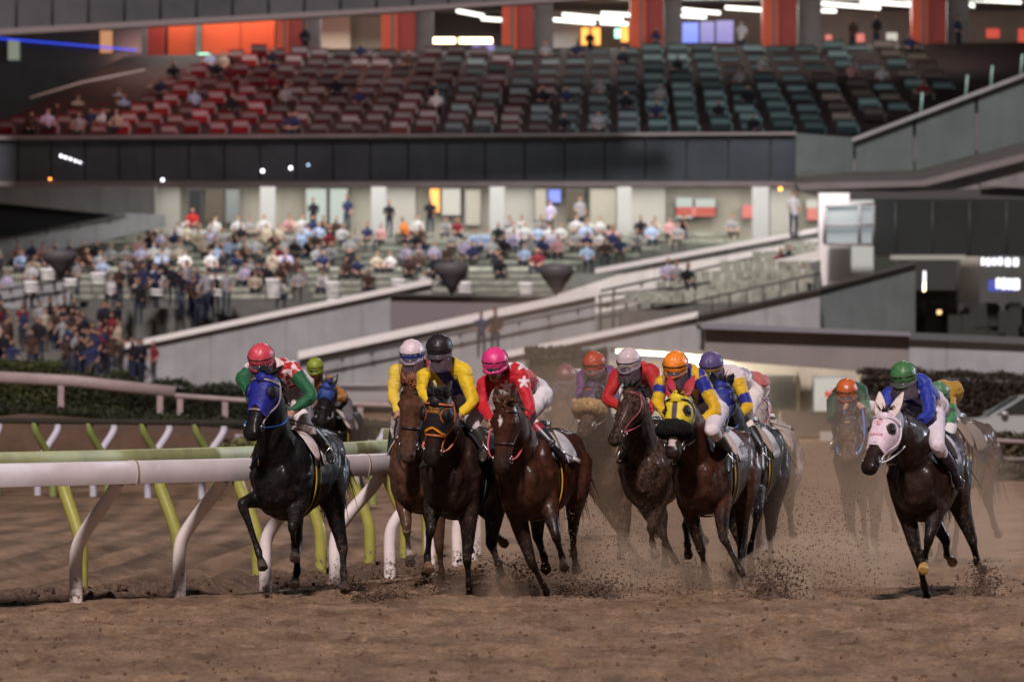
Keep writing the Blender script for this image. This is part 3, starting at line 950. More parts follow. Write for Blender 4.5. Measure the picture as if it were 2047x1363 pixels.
    # ---- boots
    bt = np.array(r.get('boot', (.012, .012, .014))); top = r.get('boot_top')
    for s_ in 'lr':
        kn, an, to = J['kn'+s_], J['an'+s_], J['to'+s_]
        mb = MB(); a0 = kn*.70+an*.30
        mb.tube([a0, kn*.45+an*.55, an*.9+kn*.1, an+nrm(an-to)*.03], [.066, .062, .045, .04], n=12, sub=3)
        td = nrm(to-an)
        mb.tube([an-td*.05-fr.u*.02, an+td*.06-fr.u*.03, an+td*.15-fr.u*.045, an+td*.21-fr.u*.05], [(.034, .038), (.042, .036), (.045, .030), (.022, .018)], n=12, side=np.cross(td, fr.u), sub=2)
        mb.box(an-td*.0-fr.s*.01, an-td*.0+fr.s*.01+fr.u*.02)
        V, Fa = remesh(mb, .011, 2)
        C = np.tile(bt, (len(V), 1))
        if top is not None:
            t = (V-kn) @ nrm(an-kn)/np.linalg.norm(an-kn)
            C[(t > top[0]) & (t < top[1])] = top[2]
        b = mkobj('boot', mkmesh('boot', V, Fa, C), M_LEATHER, o)
        # stirrup iron under the tread
        m2 = MB(); tr = an+td*.11-fr.u*.075; sv = nrm(np.cross(td, fr.u))
        P = [tr-sv*.055, tr+sv*.055, tr+sv*.058+fr.u*.06, tr+fr.u*.13, tr-sv*.058+fr.u*.06, tr-sv*.055]
        m2.tube(P, .006, n=6, sub=1)
        st = m2.build('stirrup', M_STEEL, c['ob'])
        m2 = MB(); sgn = 1 if s_ == 'l' else -1
        m2.tube([fr.w(np.array((.0, .17*sgn, 1.60))), tr+fr.u*.13], [(.012, .004)]*2, n=6, col=(.10, .07, .04)); m2.build('stirrup_leather', M_LEATHER, c['ob'])
    # ---- helmet
    cc = np.array(r['cap'])
    mb = MB(); nph, nth = 40, 18
    an = np.linspace(0, 2*math.pi, nph, endpoint=False)
    rings, cols = [], []
    for i in range(nth+3):
        th = min(i, nth)/nth*R(112)+.01
        fl = max(0, i-nth)
        ct = np.cos(an)            # an = 0: face side
        rad = .1265*math.sin(th)*(1+.0*ct)
        zz = .128*math.cos(th)
        low = -.030*np.clip(-ct, 0, 1)*(th/R(112))**3
        ex = np.zeros(nph)
        if fl: ex = np.clip(ct+.25, 0, 1)**.7*(.027*fl); zz = .128*math.cos(R(112)) - .010*fl
        if fl == 2 : pass
        p = H + np.outer((rad*1.12+ex)*np.cos(an), face) + np.outer((rad*.985+ex*.15)*np.sin(an), sd) + np.outer(np.full(nph, zz)+low-(.012*fl*np.clip(ct, 0, 1)), up)
        cl = np.tile(cc, (nph, 1))
        bnd = r.get('band')
        if bnd is not None and bnd[1] < th/R(112) <= bnd[2] and not fl: cl[:] = bnd[0]
        st = r.get('cap_half')
        if st is not None: cl[np.sin(an) < 0] = st
        rings.append(p); cols.append(cl)
    # close with the lining
    last = rings[-1]; rings.append(H + (last-H)*np.array(.93) - up*.0); cols.append(np.tile((.01, .01, .01), (nph, 1)))
    rings.append(H + (rings[nth]-H)*.9 + up*.02); cols.append(np.tile((.01, .01, .01), (nph, 1)))
    mb.loft(rings, True, np.array(cols))
    V, Fa, C = mb.arrays()
    cr = (np.abs(np.sin(2*np.arctan2((V-H) @ sd, (V-H) @ face))) < .07) & ((V-H) @ up > -.03)
    V = V + nrm3(V-H)*(((vnoise(V, 38, c['seed'])-.5)*.012+(vnoise(V*np.array([1, 1, .4]), 60, 9)-.5)*.006)-np.where(cr, .003, 0))[:, None]
    ho = mkobj('helmet', mkmesh('helmet', V, Fa, C), M_CAP, o)
    mb = MB(); mb.ell(H+up*.128, (.012, .012, .008), HM, col=cc); mb.build('cap_button', M_CAP, ho)
    mb = MB(); a2 = np.linspace(0, 2*math.pi, 41)
    P = [H + up*(.128*math.cos(R(84))-.006) + (face*math.cos(q)*.1435 + sd*math.sin(q)*.1265)*1.0 for q in a2]
    mb.tube(P, [(.006, .003)]*41, n=6, sub=1, side=up, col=(.02, .018, .02)); mb.build('goggle_strap', M_LEATHER, ho)
    # rear number patch and chin strap
    mb = MB()
    for s_ in (1, -1):
        mb.tube([skull+sd*.078*s_+up*.02, skull+sd*.066*s_+face*.02-up*.07, skull+face*.04-up*.118], [(.009, .003)]*3, n=6, sub=3, col=(.01, .01, .01))
    mb.build('chin_strap', M_LEATHER, ho)
    if r.get('patch'):
        mb = MB()
        def fn(u, v, off):
            a = R(112+u*44); t = R(45+v*50); k = 1.03+off
            return H + (face*math.cos(a)*.142 + sd*math.sin(a)*.125)*math.sin(t)*k + up*.128*math.cos(t)*k
        patch(mb, fn, np.linspace(0, 1, 6), np.linspace(0, 1, 6), .015, lambda u, v: (.6, .6, .62) if (int(u*5+.1)+int(v*5+.1)) % 2 else (.03, .03, .03))
        mb.build('helmet_patch', M_CLOTH, ho)
    if r.get('visor', True):
        mb = MB()
        def fn(u, v, off):
            a = (u-.5)*R(150)
            k = (1+off) + .03*v
            return H - up*(.040+v*.165) + face*math.cos(a)*.168*k + sd*math.sin(a)*.132*k
        patch(mb, fn, np.linspace(0, 1, 17), np.linspace(0, 1, 6), .012, (.5, .5, .5))
        mb.build('visor', M_VISOR, ho)
    else:
        mb = MB()
        for s_ in (1, -1): mb.ell(skull+sd*.033*s_+face*.088+up*.012, (.03, .014, .023), HM, col=(.03, .03, .035))
        mb.tube([skull+sd*.08+up*.014, skull+sd*.06+face*.075+up*.014, skull+face*.098+up*.014, skull-sd*.06+face*.075+up*.014, skull-sd*.08+up*.014], [(.012, .003)]*5, n=6, sub=3, col=(.02, .02, .02))
        mb.build('goggles', M_LEATHER, o)
    if r.get('whip'):
        a, b = (px(c['crop'], q) for q in r['whip'])
        A0 = W(*a, J['hal'][1]); B0 = W(*b, J['hal'][1]+r.get('whipd', .35))
        mb = MB(); mb.tube([A0, A0*.7+B0*.3, B0], [.010, .008, .004], n=8, col=(.012, .012, .012))
        kp = MB(); kp.tube([A0*.14+B0*.86, B0], [(.016, .005), (.02, .004)], n=8, col=r.get('whipcol', (.012, .012, .012)))
        wo = mb.build('whip', M_LEATHER); kp.build('keeper', M_LEATHER, wo)
        tag(wo, r['whip_label'], 'whip', 'whips held by the jockeys')
    return o
# ------------------------------------------------------------------ ground, rails, flying sand
def rail_line():
    """Foot line of the white rail: leads away from the camera and bends to the left."""
    P = [(-8.6, 47.6), (-6.3, 49.8), (-4.95, 51.35), (-3.95, 52.65), (-3.08, 53.95), (-2.34, 55.35), (-1.72, 56.85), (-1.22, 58.5), (-.84, 60.2), (-.58, 62.0), (-.44, 63.9), (-.42, 66.0), (-.55, 68.5), (-.9, 71.5)]
    return np.array(P)
RAIL = rail_line()
RC = crom(np.hstack([RAIL, np.zeros((len(RAIL), 1))]), 8)
def rail_dist(X, Y):
    """Signed distance from the rail foot line (positive on the racing side)."""
    best = np.full(X.shape, 99.)
    sg = np.ones(X.shape)
    for i in range(0, len(RC)-1, 2):
        a, b = RC[i, :2], RC[min(i+2, len(RC)-1), :2]; ab = b-a; L2 = ab @ ab
        if L2 < 1e-9: continue
        t = np.clip(((X-a[0])*ab[0]+(Y-a[1])*ab[1])/L2, 0, 1)
        dx, dy = X-a[0]-t*ab[0], Y-a[1]-t*ab[1]
        d = np.hypot(dx, dy); k = d < best
        best = np.where(k, d, best); sg = np.where(k, np.sign(dx*ab[1]-dy*ab[0]), sg)
    return best*sg

def ground_z(X, Y):
    P = np.stack([X.ravel(), Y.ravel(), np.zeros(X.size)], 1)
    near = np.clip((78-P[:, 1])/12, 0, 1)
    d = rail_dist(X, Y).ravel()
    track = 1/(1+np.exp(-np.clip(d*4, -30, 30)))
    n1 = vnoise(P, 1.1, 1)-.5; n2 = vnoise(P*np.array([1, .6, 1]), 3.4, 2)-.5; n3 = vnoise(P, 11., 3)-.5; n4 = vnoise(P, 26., 4)-.5
    hoof = np.clip(vnoise(P*np.array([1, .8, 1]), 3.0, 6)-.62, 0, 1)
    z = n1*.035 + n2*.034*(.3+.7*track) + n3*.034*(.35+.65*track) + n4*.022*(.5+.5*track) - hoof*.16*track
    rr = np.hypot(P[:, 0]+7.1, (P[:, 1]-80)*.085)
    fur = np.sin(rr*2*math.pi/.40 + (vnoise(P, .35, 8)-.5)*4)
    z += (1-track)*fur*.030*np.clip(-d/.6, 0, 1)
    return (z*near).reshape(X.shape)

def build_ground():
    xs = np.concatenate([[-900, -300, -120, -60, -30, -18, -12, -9], np.arange(-7.4, 7.4, .042), [9, 12, 18, 30, 60, 120, 300, 900]])
    ys = np.concatenate([[-40, 0, 20, 32], np.arange(37.5, 60, .045), np.arange(60, 80, .14), np.arange(80, 110, .35), [112, 130, 160, 200, 300, 600, 1400]])
    X, Y = np.meshgrid(xs, ys)
    Z = ground_z(X, Y)
    rp = np.random.default_rng(91)
    for i in range(900):        # hoof prints
        py = rp.uniform(42, 63); pxx = rp.uniform(-.09, .09)*py
        if rail_dist(np.array([[pxx]]), np.array([[py]]))[0, 0] < .5: continue
        i0, i1 = np.searchsorted(ys, (py-.22, py+.22)); j0, j1 = np.searchsorted(xs, (pxx-.2, pxx+.2))
        if i1-i0 < 2 or j1-j0 < 2: continue
        q = np.hypot((X[i0:i1, j0:j1]-pxx)/.075, (Y[i0:i1, j0:j1]-py)/.095); dp = rp.uniform(.02, .055)
        Z[i0:i1, j0:j1] += -dp*np.exp(-q**4) + dp*.45*np.exp(-((q-1.5)/.35)**2)
    V = np.stack([X, Y, Z], -1).reshape(-1, 3); n, m = X.shape
    idx = np.arange(n*m).reshape(n, m)
    Fa = np.stack([idx[:-1, :-1], idx[:-1, 1:], idx[1:, 1:], idx[1:, :-1]], -1).reshape(-1, 4)
    me = bpy.data.meshes.new("ground"); me.from_pydata(V.tolist(), [], Fa.tolist())
    me.polygons.foreach_set("use_smooth", [True]*len(me.polygons))
    d = rail_dist(X, Y).ravel(); inner = np.clip(-d/.5, 0, 1)*np.clip((125-V[:, 1])/20, 0, 1)
    rr = np.hypot(V[:, 0]+7.1, (V[:, 1]-80)*.085)
    damp = .5+.5*np.sin(rr*2*math.pi/.62 + (vnoise(V*np.array([1, .2, 1]), .5, 8)-.5)*5); damp = damp*.6+.4*(vnoise(V*np.array([1, .5, 1]), 1.2, 12))
    tone = 1 - .05*inner - .48*inner*np.clip(damp*1.6-.45, 0, 1) - .30*np.clip(vnoise(V*np.array([1, .6, 1]), 5.5, 14)-.55, 0, 1)*2*(1-inner)
    setcol(me, np.tile(tone[:, None], (1, 3)))
    m_ = bpy.data.materials.new("track_sand"); m_.use_nodes = True
    nn = m_.node_tree.nodes; l = m_.node_tree.links; b = nn["Principled BSDF"]
    b.inputs["Roughness"].default_value = .92; b.inputs["Specular IOR Level"].default_value = .2
    tc = nn.new("ShaderNodeTexCoord")
    def noise(s, d=6, r=.7, sc=None):
        t = nn.new("ShaderNodeTexNoise"); t.inputs["Scale"].default_value = s; t.inputs["Detail"].default_value = d; t.inputs["Roughness"].default_value = r
        if sc:
            mp = nn.new("ShaderNodeMapping"); mp.inputs["Scale"].default_value = sc; l.new(tc.outputs["Object"], mp.inputs[0]); l.new(mp.outputs[0], t.inputs["Vector"])
        else: l.new(tc.outputs["Object"], t.inputs["Vector"])
        return t
    r1 = nn.new("ShaderNodeValToRGB"); l.new(noise(1.6, 8, .75, (1, .35, 1)).outputs[0], r1.inputs[0])
    e = r1.color_ramp.elements; e[0].position = .36; e[0].color = (.155, .095, .060, 1); e[1].position = .64; e[1].color = (.355, .230, .150, 1)
    r2 = nn.new("ShaderNodeValToRGB"); l.new(noise(30, 5, .7).outputs[0], r2.inputs[0])
    e = r2.color_ramp.elements; e[0].position = .36; e[0].color = (.45, .42, .40, 1); e[1].position = .62; e[1].color = (1.12, 1.1, 1.08, 1)
    mx = nn.new("ShaderNodeMix"); mx.data_type = 'RGBA'; mx.blend_type = 'MULTIPLY'; mx.inputs["Factor"].default_value = .65
    l.new(r1.outputs[0], mx.inputs["A"]); l.new(r2.outputs[0], mx.inputs["B"]); mx2 = nn.new("ShaderNodeMix"); mx2.data_type = 'RGBA'; mx2.blend_type = 'MULTIPLY'; mx2.inputs["Factor"].default_value = 1
    at = nn.new("ShaderNodeAttribute"); at.attribute_name = "Col"
    l.new(mx.outputs["Result"], mx2.inputs["A"]); l.new(at.outputs["Color"], mx2.inputs["B"]); l.new(mx2.outputs["Result"], b.inputs["Base Color"])
    bp = nn.new("ShaderNodeBump"); bp.inputs["Strength"].default_value = .8; bp.inputs["Distance"].default_value = .03
    l.new(noise(55, 5, .7).outputs[0], bp.inputs["Height"]); l.new(bp.outputs[0], b.inputs["Normal"])
    o = mkobj('ground', me, m_); tag(o, kind='structure'); return m_
M_SAND = build_ground()
M_CLOD = mat("clods", col=(.11, .066, .046), rough=.95, spec=.1, noise=.5, nscale=30)
M_CLODW = mat("damp_clods", col=(.095, .060, .044), rough=.9, spec=.2, noise=.5, nscale=18, bump=.6, bscale=50)

ICO_V = None
def clod(mb, c, r, rnd):
    t = (1+5**.5)/2
    V = np.array([(-1,t,0),(1,t,0),(-1,-t,0),(1,-t,0),(0,-1,t),(0,1,t),(0,-1,-t),(0,1,-t),(t,0,-1),(t,0,1),(-t,0,-1),(-t,0,1)])/1.9
    Fa = [(0,11,5),(0,5,1),(0,1,7),(0,7,10),(0,10,11),(1,5,9),(5,11,4),(11,10,2),(10,7,6),(7,1,8),(3,9,4),(3,4,2),(3,2,6),(3,6,8),(3,8,9),(4,9,5),(2,4,11),(6,2,10),(8,6,7),(9,8,1)]
    V = V*rnd.uniform(.6, 1.4, (12, 1))*rnd.uniform(.6, 1.3, (1, 3))*r + c
    mb.add(V, Fa)

def build_ridge():
    """Damp sand pushed up in a ridge just inside the rail."""
    mb = MB(); rnd = np.random.default_rng(5)
    T = np.gradient(RC[:, :2], axis=0); nx = np.stack([-T[:, 1], T[:, 0]], 1); nx /= np.linalg.norm(nx, axis=1, keepdims=True)
    P = RC.copy(); P[:, :2] += nx*.42
    keep = (P[:, 1] > 50) & (P[:, 1] < 62); P = P[keep]; nk = nx[keep]
    P = crom(P, 10); nk = crom(nk, 10)
    rings = []
    prof = np.array([(-.30, -.03), (-.18, .05), (-.08, .10), (.02, .115), (.12, .07), (.26, -.03)])
    for i, p in enumerate(P):
        s = .7+.5*vnoise(np.array([[i*.09, 0, 0]]), 1., 3)[0]
        rings.append([(p[0]+a*nk[i, 0], p[1]+a*nk[i, 1], h*s) for a, h in prof])
    V = np.array(rings).reshape(-1, 3); m = len(prof)
    V[:, 2] += (vnoise(V, 9, 4)-.5)*.09 + (vnoise(V, 24, 6)-.5)*.05
    Fa = [(i*m+j, i*m+j+1, (i+1)*m+j+1, (i+1)*m+j) for i in range(len(P)-1) for j in range(m-1)]
    mb.add(V, Fa)
    for i in range(700):
        k = rnd.integers(0, len(P)); a = rnd.normal(0, .16)
        clod(mb, np.array([P[k, 0]+a*nk[k, 0], P[k, 1]+a*nk[k, 1], max(.0, .09-abs(a)*.3)+rnd.uniform(0, .03)]), rnd.uniform(.012, .045), rnd)
    o = mb.build('sand_ridge', M_CLODW); tag(o, 'ridge of dark damp sand heaped along the foot of the white rail', 'sand', kind='stuff')
build_ridge()

M_RAILW = mat("rail_white", col=(.78, .70, .74), rough=.38, spec=.5, noise=.10, nscale=3, coat=.2)
M_RAILG = mat("rail_green", col=(.36, .38, .18), rough=.5, spec=.4, noise=.16, nscale=5)
M_POSTW = mat("post_white", col=(.74, .64, .64), rough=.40, spec=.5, noise=.12, nscale=5, coat=.2)
M_POSTY = mat("post_yellow", col=(.30, .28, .06), rough=.42, spec=.5, noise=.14, nscale=6, coat=.2)
weather(M_RAILW, streak=.12); weather(M_POSTW, streak=.1, splash=.5); weather(M_POSTY, streak=.15, splash=.5); weather(M_RAILG, streak=.25)
M_SEAM = mat("rail_seam", col=(.36, .28, .24), rough=.6)
M_DARKPAD = mat("rail_pad", col=(.022, .020, .013), rough=.8, noise=.3, nscale=10)

def rail_thing(label, line, lateral, lean, beam_m, post_m, z0, z1, wd, posts, group, seam=True, skip=()):
    """A running rail: beam carried by goose-neck posts whose tops bend sideways by lean."""
    L = np.asarray(line); T = np.gradient(L[:, :2], axis=0); T /= np.linalg.norm(T, axis=1, keepdims=True)
    N = np.stack([T[:, 1], -T[:, 0]], 1)           # to the racing side
    base = L[:, :2] + N*lateral; top = base + N*lean
    s = np.concatenate([[0], np.cumsum(np.linalg.norm(np.diff(base, axis=0), axis=1))])
    at = lambda A, q: np.array([np.interp(q, s, A[:, 0]), np.interp(q, s, A[:, 1])])
    root = empty('running_rail', (*base[len(base)//3], 0)); tag(root, label, 'rail', group)
    mb = MB(); zc, h = (z0+z1)/2, (z1-z0)/2
    prof = [(-.8, -.96), (-.3, -1), (.3, -1), (.8, -.96), (1, -.5), (1.06, 0), (1, .5), (.78, .9), (.3, 1), (-.3, 1), (-.78, .9), (-1, .5), (-1.0, 0), (-1, -.5)]
    S = np.arange(0, s[-1], .25); rings = []
    for q in S:
        p = at(top, q); n = at(N, q)
        rings.append([(p[0]+n[0]*a*wd, p[1]+n[1]*a*wd, zc+b*h) for a, b in prof])
    mb.loft(rings); mb.build('rail_beam', beam_m, root, sharp=50)
    if seam:
        for q in np.arange(.8, s[-1], 2.05):
            mb = MB(); rings = []
            for dq in (-.012, .012):
                p = at(top, q+dq); n = at(N, q); rings.append([(p[0]+n[0]*a*(wd+.006), p[1]+n[1]*a*(wd+.006), zc+b*(h+.006)) for a, b in prof])
            mb.loft(rings); mb.build('joint_strap', M_SEAM, root, sharp=50)
    for q in posts:
        b, t = at(base, q), at(top, q)
        mb = MB(); e = lambda f, z: (b[0]*(1-f)+t[0]*f, b[1]*(1-f)+t[1]*f, z)
        mb.tube([e(0, -.15), e(0, .15), e(.0, .42), e(.10, .58), e(.42, .78), e(.80, .98), e(.97, 1.10), e(1, z0+.02)], [.062]*8, n=16, sub=4)
        mb.build('post', post_m, root)
    adopt(root)
    return root
def rail_s(line, Yv):
    """Arc length at which the line passes distance Yv."""
    L = np.asarray(line)[:, :2]; s = np.concatenate([[0], np.cumsum(np.linalg.norm(np.diff(L, axis=0), axis=1))])
    return float(np.interp(Yv, L[:, 1], s))
def build_rails():
    line = RC
    ps = [rail_s(line, y)-.13 for y in (49.8, 51.35, 52.65, 53.95, 55.35, 56.85, 58.5, 60.2, 62., 63.9, 66., 68.5)]
    rail_thing('near white running rail on goose neck posts curving along the sand', line, 0., .50, M_RAILW, M_POSTW, 1.10, 1.315, .075, ps, 'running rails')
    rail_thing('pale green running rail on yellow posts just behind the white rail', line, -.42, -.24, M_RAILG, M_POSTY, 1.20, 1.39, .075, [p+.50 for p in ps], 'running rails', seam=False)
    # the same kind of double rail farther round the bend
    far = np.array([(-11.5, 97, 0), (-9, 95.6, 0), (-6.5, 93.6, 0), (-4, 91.2, 0), (-1.5, 88.4, 0), (.5, 85.6, 0)]); far = crom(far, 8)
    L = np.linalg.norm(np.diff(far[:, :2], axis=0), axis=1).sum()
    rail_thing('far running rail on pale leaning posts in front of the dark hedge', far, 0., -.50, M_DARKPAD, mat("post_far", col=(.42, .40, .48), rough=.5), 1.20, 1.28, .05, np.arange(.4, L, 1.28), 'running rails', seam=False)
    rail_thing('far running rail on lime green posts in front of the dark hedge', far, .45, .42, M_DARKPAD, mat("post_lime", col=(.19, .23, .07), rough=.5), 1.20, 1.28, .05, np.arange(1.10, L, 1.28), 'running rails', seam=False)
build_rails()

def splash(cx, cy, Y, n, sx, sy, rmax, seed, label, up=0.6, mat_=None, rmin=.004):
    """Clods thrown up by a hoof: one cloud of lumps around a pixel at distance Y."""
    rnd = np.random.default_rng(seed); mb = MB(); g = gY(cy+sy) if False else Y
    c = W(cx, cy, Y)
    for i in range(int(n*1.7)):
        u = rnd.normal(0, 1); v = rnd.random()**1.6
        p = c + np.array([u*sx*(1-.45*v), rnd.normal(0, .25), v*sy])
        p[2] = max(p[2], .005)
        r = rmin*.7 + .50*(rmax-rmin)*rnd.random()**3.6*(1-.6*v)
        clod(mb, p, r, rnd)
    o = mb.build('flying_sand', mat_ or M_CLOD); tag(o, label, 'sand', 'sand thrown up by the hooves', 'stuff')
def heap(cx, cy, Y, wd, h, seed, label):
    """A mound of sand bursting up under a hoof."""
    rnd = np.random.default_rng(seed); mb = MB(); c = W(cx, cy, Y); c[2] = -.01
    n, m = 40, 16
    V = []
    for i in range(m):
        for j in range(n):
            a = 2*math.pi*j/n; r = i/(m-1)
            V.append((c[0]+math.cos(a)*r*wd, c[1]+math.sin(a)*r*.45, c[2]))
    V = np.array(V); q = np.hypot((V[:, 0]-c[0])/wd, (V[:, 1]-c[1])/.45)
    V[:, 2] += .62*h*np.clip(1-q**1.3, 0, 1)*(.1+1.7*vnoise(V, 9, seed)) + (vnoise(V, 20, seed+1)-.5)*.07*np.clip(1.2-q, 0, 1) - .03*q
    Fa = [(i*n+j, i*n+(j+1) % n, (i+1)*n+(j+1) % n, (i+1)*n+j) for i in range(m-1) for j in range(n)]
    mb.add(V, Fa)
    for i in range(1100):
        a = rnd.normal(0, .62); q = h*2.1*rnd.random()**1.1*rnd.uniform(.5, 1); clod(mb, c+np.array([rnd.normal(0, .35)*wd+math.sin(a)*q, rnd.normal(0, .15), max(.0, math.cos(a)*q)]), .003+.012*rnd.random()**2.8, rnd)
    o = mb.build('flying_sand', M_CLODW); tag(o, label, 'sand', 'sand thrown up by the hooves', 'stuff')
def build_loose():
    rnd = np.random.default_rng(77); mb = MB()
    for i in range(4200):
        y = rnd.uniform(39.2, 58); x = rnd.uniform(-.095, .095)*y
        p = np.array([[x, y]]); 
        if rail_dist(p[:, 0], p[:, 1])[0] < .2: continue
        z = ground_z(p[:, 0:1], p[:, 1:2])[0, 0]
        clod(mb, np.array([x, y, z+.004]), .004+.020*rnd.random()**5, rnd)
    o = mb.build('loose_clods', M_CLOD); tag(o, 'loose crumbs and clods of sand lying all over the raked track', 'sand', kind='stuff')
build_loose()
def build_splashes():
    heap(1010, 1182, 55.0, .28, .20, 21, 'dark burst of sand beneath the black hooded horse')
    heap(1180, 1198, 53.6, .42, .13, 22, 'dark burst of sand behind the hooves of the star faced bay')
    heap(1375, 1178, 55.6, .24, .16, 23, 'burst of sand in front of the dusty dark horse')
    heap(1540, 1205, 53.4, .20, .24, 24, 'tall dark burst of sand beneath the blue hooded horse')
    heap(1966, 1192, 53.8, .13, .20, 25, 'small burst of sand behind the white hooded horse')
    heap(760, 1200, 53.3, .35, .05, 26, 'low heap of sand beside the leading black horse')
    splash(780, 1175, 54.2, 500, .45, .25, .030, 31, 'clods of sand scattered between the first two horses')
    splash(960, 1175, 54.6, 500, .50, .35, .034, 32, 'clods of sand flying under the black hooded horse')
    splash(1200, 1185, 54.4, 1300, .48, .85, .024, 33, 'spray of clods rising behind the bay with a star')
    splash(1300, 1180, 56, 700, .5, .9, .020, 40, 'fine spray of clods in front of the dusty horses')
    splash(1375, 1175, 55.4, 500, .30, .25, .026, 34, 'clods of sand bursting by the hoof of the dusty dark horse')
    splash(1540, 1200, 53.4, 900, .22, .40, .028, 35, 'column of clods beneath the blue hooded horse')
    splash(1650, 1190, 55.5, 2200, .42, 1.05, .024, 36, 'broad plume of clods between the yellow hood and the right hand horse')
    splash(1610, 1000, 57, 500, .42, 1.5, .010, 37, 'fine specks of sand hanging above the clod plume', rmin=.003)
    splash(1960, 1190, 53.6, 350, .16, .35, .022, 38, 'clods of sand thrown up by the right hand horse')
    splash(1450, 1195, 54.0, 500, .6, .22, .022, 39, 'clods of sand skipping along the track')
    splash(1350, 700, 56, 350, 1.6, .9, .006, 41, 'fine specks of sand in the air above the riders', rmin=.0025)
build_splashes()

# ------------------------------------------------------------------ dust hanging in the air
def dust(name, cx, cy, Y, rx, ry, rz, dens, seed, label, col=(.80, .61, .46)):
    mb = MB(); mb.ell((0, 0, 0), (rx, ry, rz), n=40, m=24)
    V, Fa, _ = mb.arrays()
    V = V*(.78+.5*vnoise(V, 1.3/max(rx, .5)*1.2, seed)+.16*vnoise(V, 3.2/max(rx, .5), seed+1))[:, None] + W(cx, cy, Y)
    V[:, 2] = np.maximum(V[:, 2], -.3)
    m = bpy.data.materials.new("dust"); m.use_nodes = True
    n = m.node_tree.nodes; n.remove(n["Principled BSDF"])
    v = n.new("ShaderNodeVolumePrincipled"); v.inputs["Color"].default_value = (*col, 1); v.inputs["Density"].default_value = dens; v.inputs["Anisotropy"].default_value = .1
    m.node_tree.links.new(v.outputs[0], n["Material Output"].inputs["Volume"])
    o = mkobj(name, mkmesh(name, V, Fa), m); tag(o, label, 'dust', 'dust raised by the horses', 'stuff')
def build_dust():
    dust('dust', 1230, 1030, 60.2, 1.5, 1.6, 1.35, .10, 51, 'brown dust hanging between the bay with a star and the dusty horses')
    dust('dust', 1690, 1060, 59.5, 1.6, 2.6, 1.25, .085, 52, 'brown dust hanging behind the blue hooded horse')
    dust('dust', 1450, 1080, 62, 3.0, 2.5, 1.2, .06, 53, 'low dust trailing behind the whole field')
    dust('dust', 1120, 900, 66, 2.2, 2.5, 1.8, .05, 54, 'thin dust around the last rider')
    dust('dust', 1640, 1150, 55.5, .75, .5, .42, .8, 55, 'thick dust boiling around the clod plume')
    dust('dust', 1200, 1160, 55.3, .75, .5, .40, .8, 56, 'thick dust boiling behind the bay with a star')
    dust('dust', 985, 1182, 54.6, .55, .4, .22, 1.0, 58, 'puff of dust under the black hooded horse')
    dust('dust', 1385, 1172, 55.2, .40, .35, .20, 1.1, 59, 'puff of dust by the hooves of the dusty dark horse')
    dust('dust', 1545, 1190, 53.6, .32, .3, .25, 1.1, 60, 'puff of dust under the blue hooded horse')
    dust('dust', 1965, 1188, 53.8, .24, .25, .18, 1.1, 61, 'puff of dust behind the white hooded horse')
    dust('dust', 1950, 1110, 62, 1.8, 2.2, .95, .04, 57, 'thin dust behind the white hooded horse')
build_dust()
# ------------------------------------------------------------------ grandstand and the far side of the course
BG = {}
def bm(name, rgb, **k):
    if name not in BG: BG[name] = mat(name, col=rgb, **k)
    return BG[name]
CONC = bm("concrete", (.255, .26, .28), rough=.8, noise=.16, nscale=.6)
CONCD = bm("concrete_grey", (.17, .16, .165), rough=.8, noise=.15, nscale=.8)
CONCL = bm("pale_concrete", (.66, .65, .63), rough=.7, noise=.1, nscale=.7)
COPE = bm("white_coping", (.66, .64, .64), rough=.35)
GLASSD = bm("dark_glass", (.040, .048, .060), rough=.12, spec=.6, noise=.25, nscale=.35)
GLASSG = bm("grey_green_glass", (.095, .115, .12), rough=.25, spec=.6, noise=.15, nscale=.5)
SOFFIT = bm("soffit", (.15, .13, .135), rough=.6, noise=.15, nscale=.5)
DARK = bm("dark_void", (.012, .012, .016), rough=.8)
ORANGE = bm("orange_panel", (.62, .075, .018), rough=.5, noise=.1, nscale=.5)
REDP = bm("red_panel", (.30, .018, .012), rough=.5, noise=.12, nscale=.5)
BEIGE = bm("beige_wall", (.30, .28, .24), rough=.8, noise=.10, nscale=.5)
WHITEW = bm("white_wall", (.32, .32, .33), rough=.6, noise=.05, nscale=.6)
STEEL_GLINT = bm("brushed_steel", (.85, .85, .86), rough=.3)  # glints on steel put into a near-white rail colour
RAILD = bm("dark_rail", (.05, .048, .05), rough=.5)
weather(CONC, joint=3.2, streak=.22); weather(CONCD, joint=2.4, streak=.25); weather(CONCL, joint=3., streak=.2); weather(GLASSD, streak=.3); weather(GLASSG, streak=.3); weather(BEIGE, joint=1.6, streak=.15)
def em(name, rgb, s): return mat(name, col=(.1, .1, .1), emit=rgb, estr=s)
E_TUBE = em("lit_tube", (1, .97, .88), 1.7)
E_WARM = em("lit_warm", (1, .72, .42), 5.)
E_BLUE = em("lit_screen_blue", (.10, .20, 1.), .7)
E_VIOL = em("lit_screen_violet", (.22, .18, .75), .42)
E_NEON = em("lit_neon_blue", (.02, .07, 1.), .7)
E_WIN = em("lit_window", (1, .95, .80), .30)
E_WIN2 = em("lit_window_pale", (.85, 1, .88), .26)
E_ORG = em("lit_orange_sign", (1, .36, .02), 1.3)
E_GRN = em("lit_green_sign", (.35, 1, .7), 1.6)
E_GLINT = em("lit_spot", (.95, .93, 1), 3.5)
E_GLINTO = em("lit_spot_orange", (1, .28, .04), 5.)
E_REDS = em("lit_red_sign", (1, .10, .06), .4)

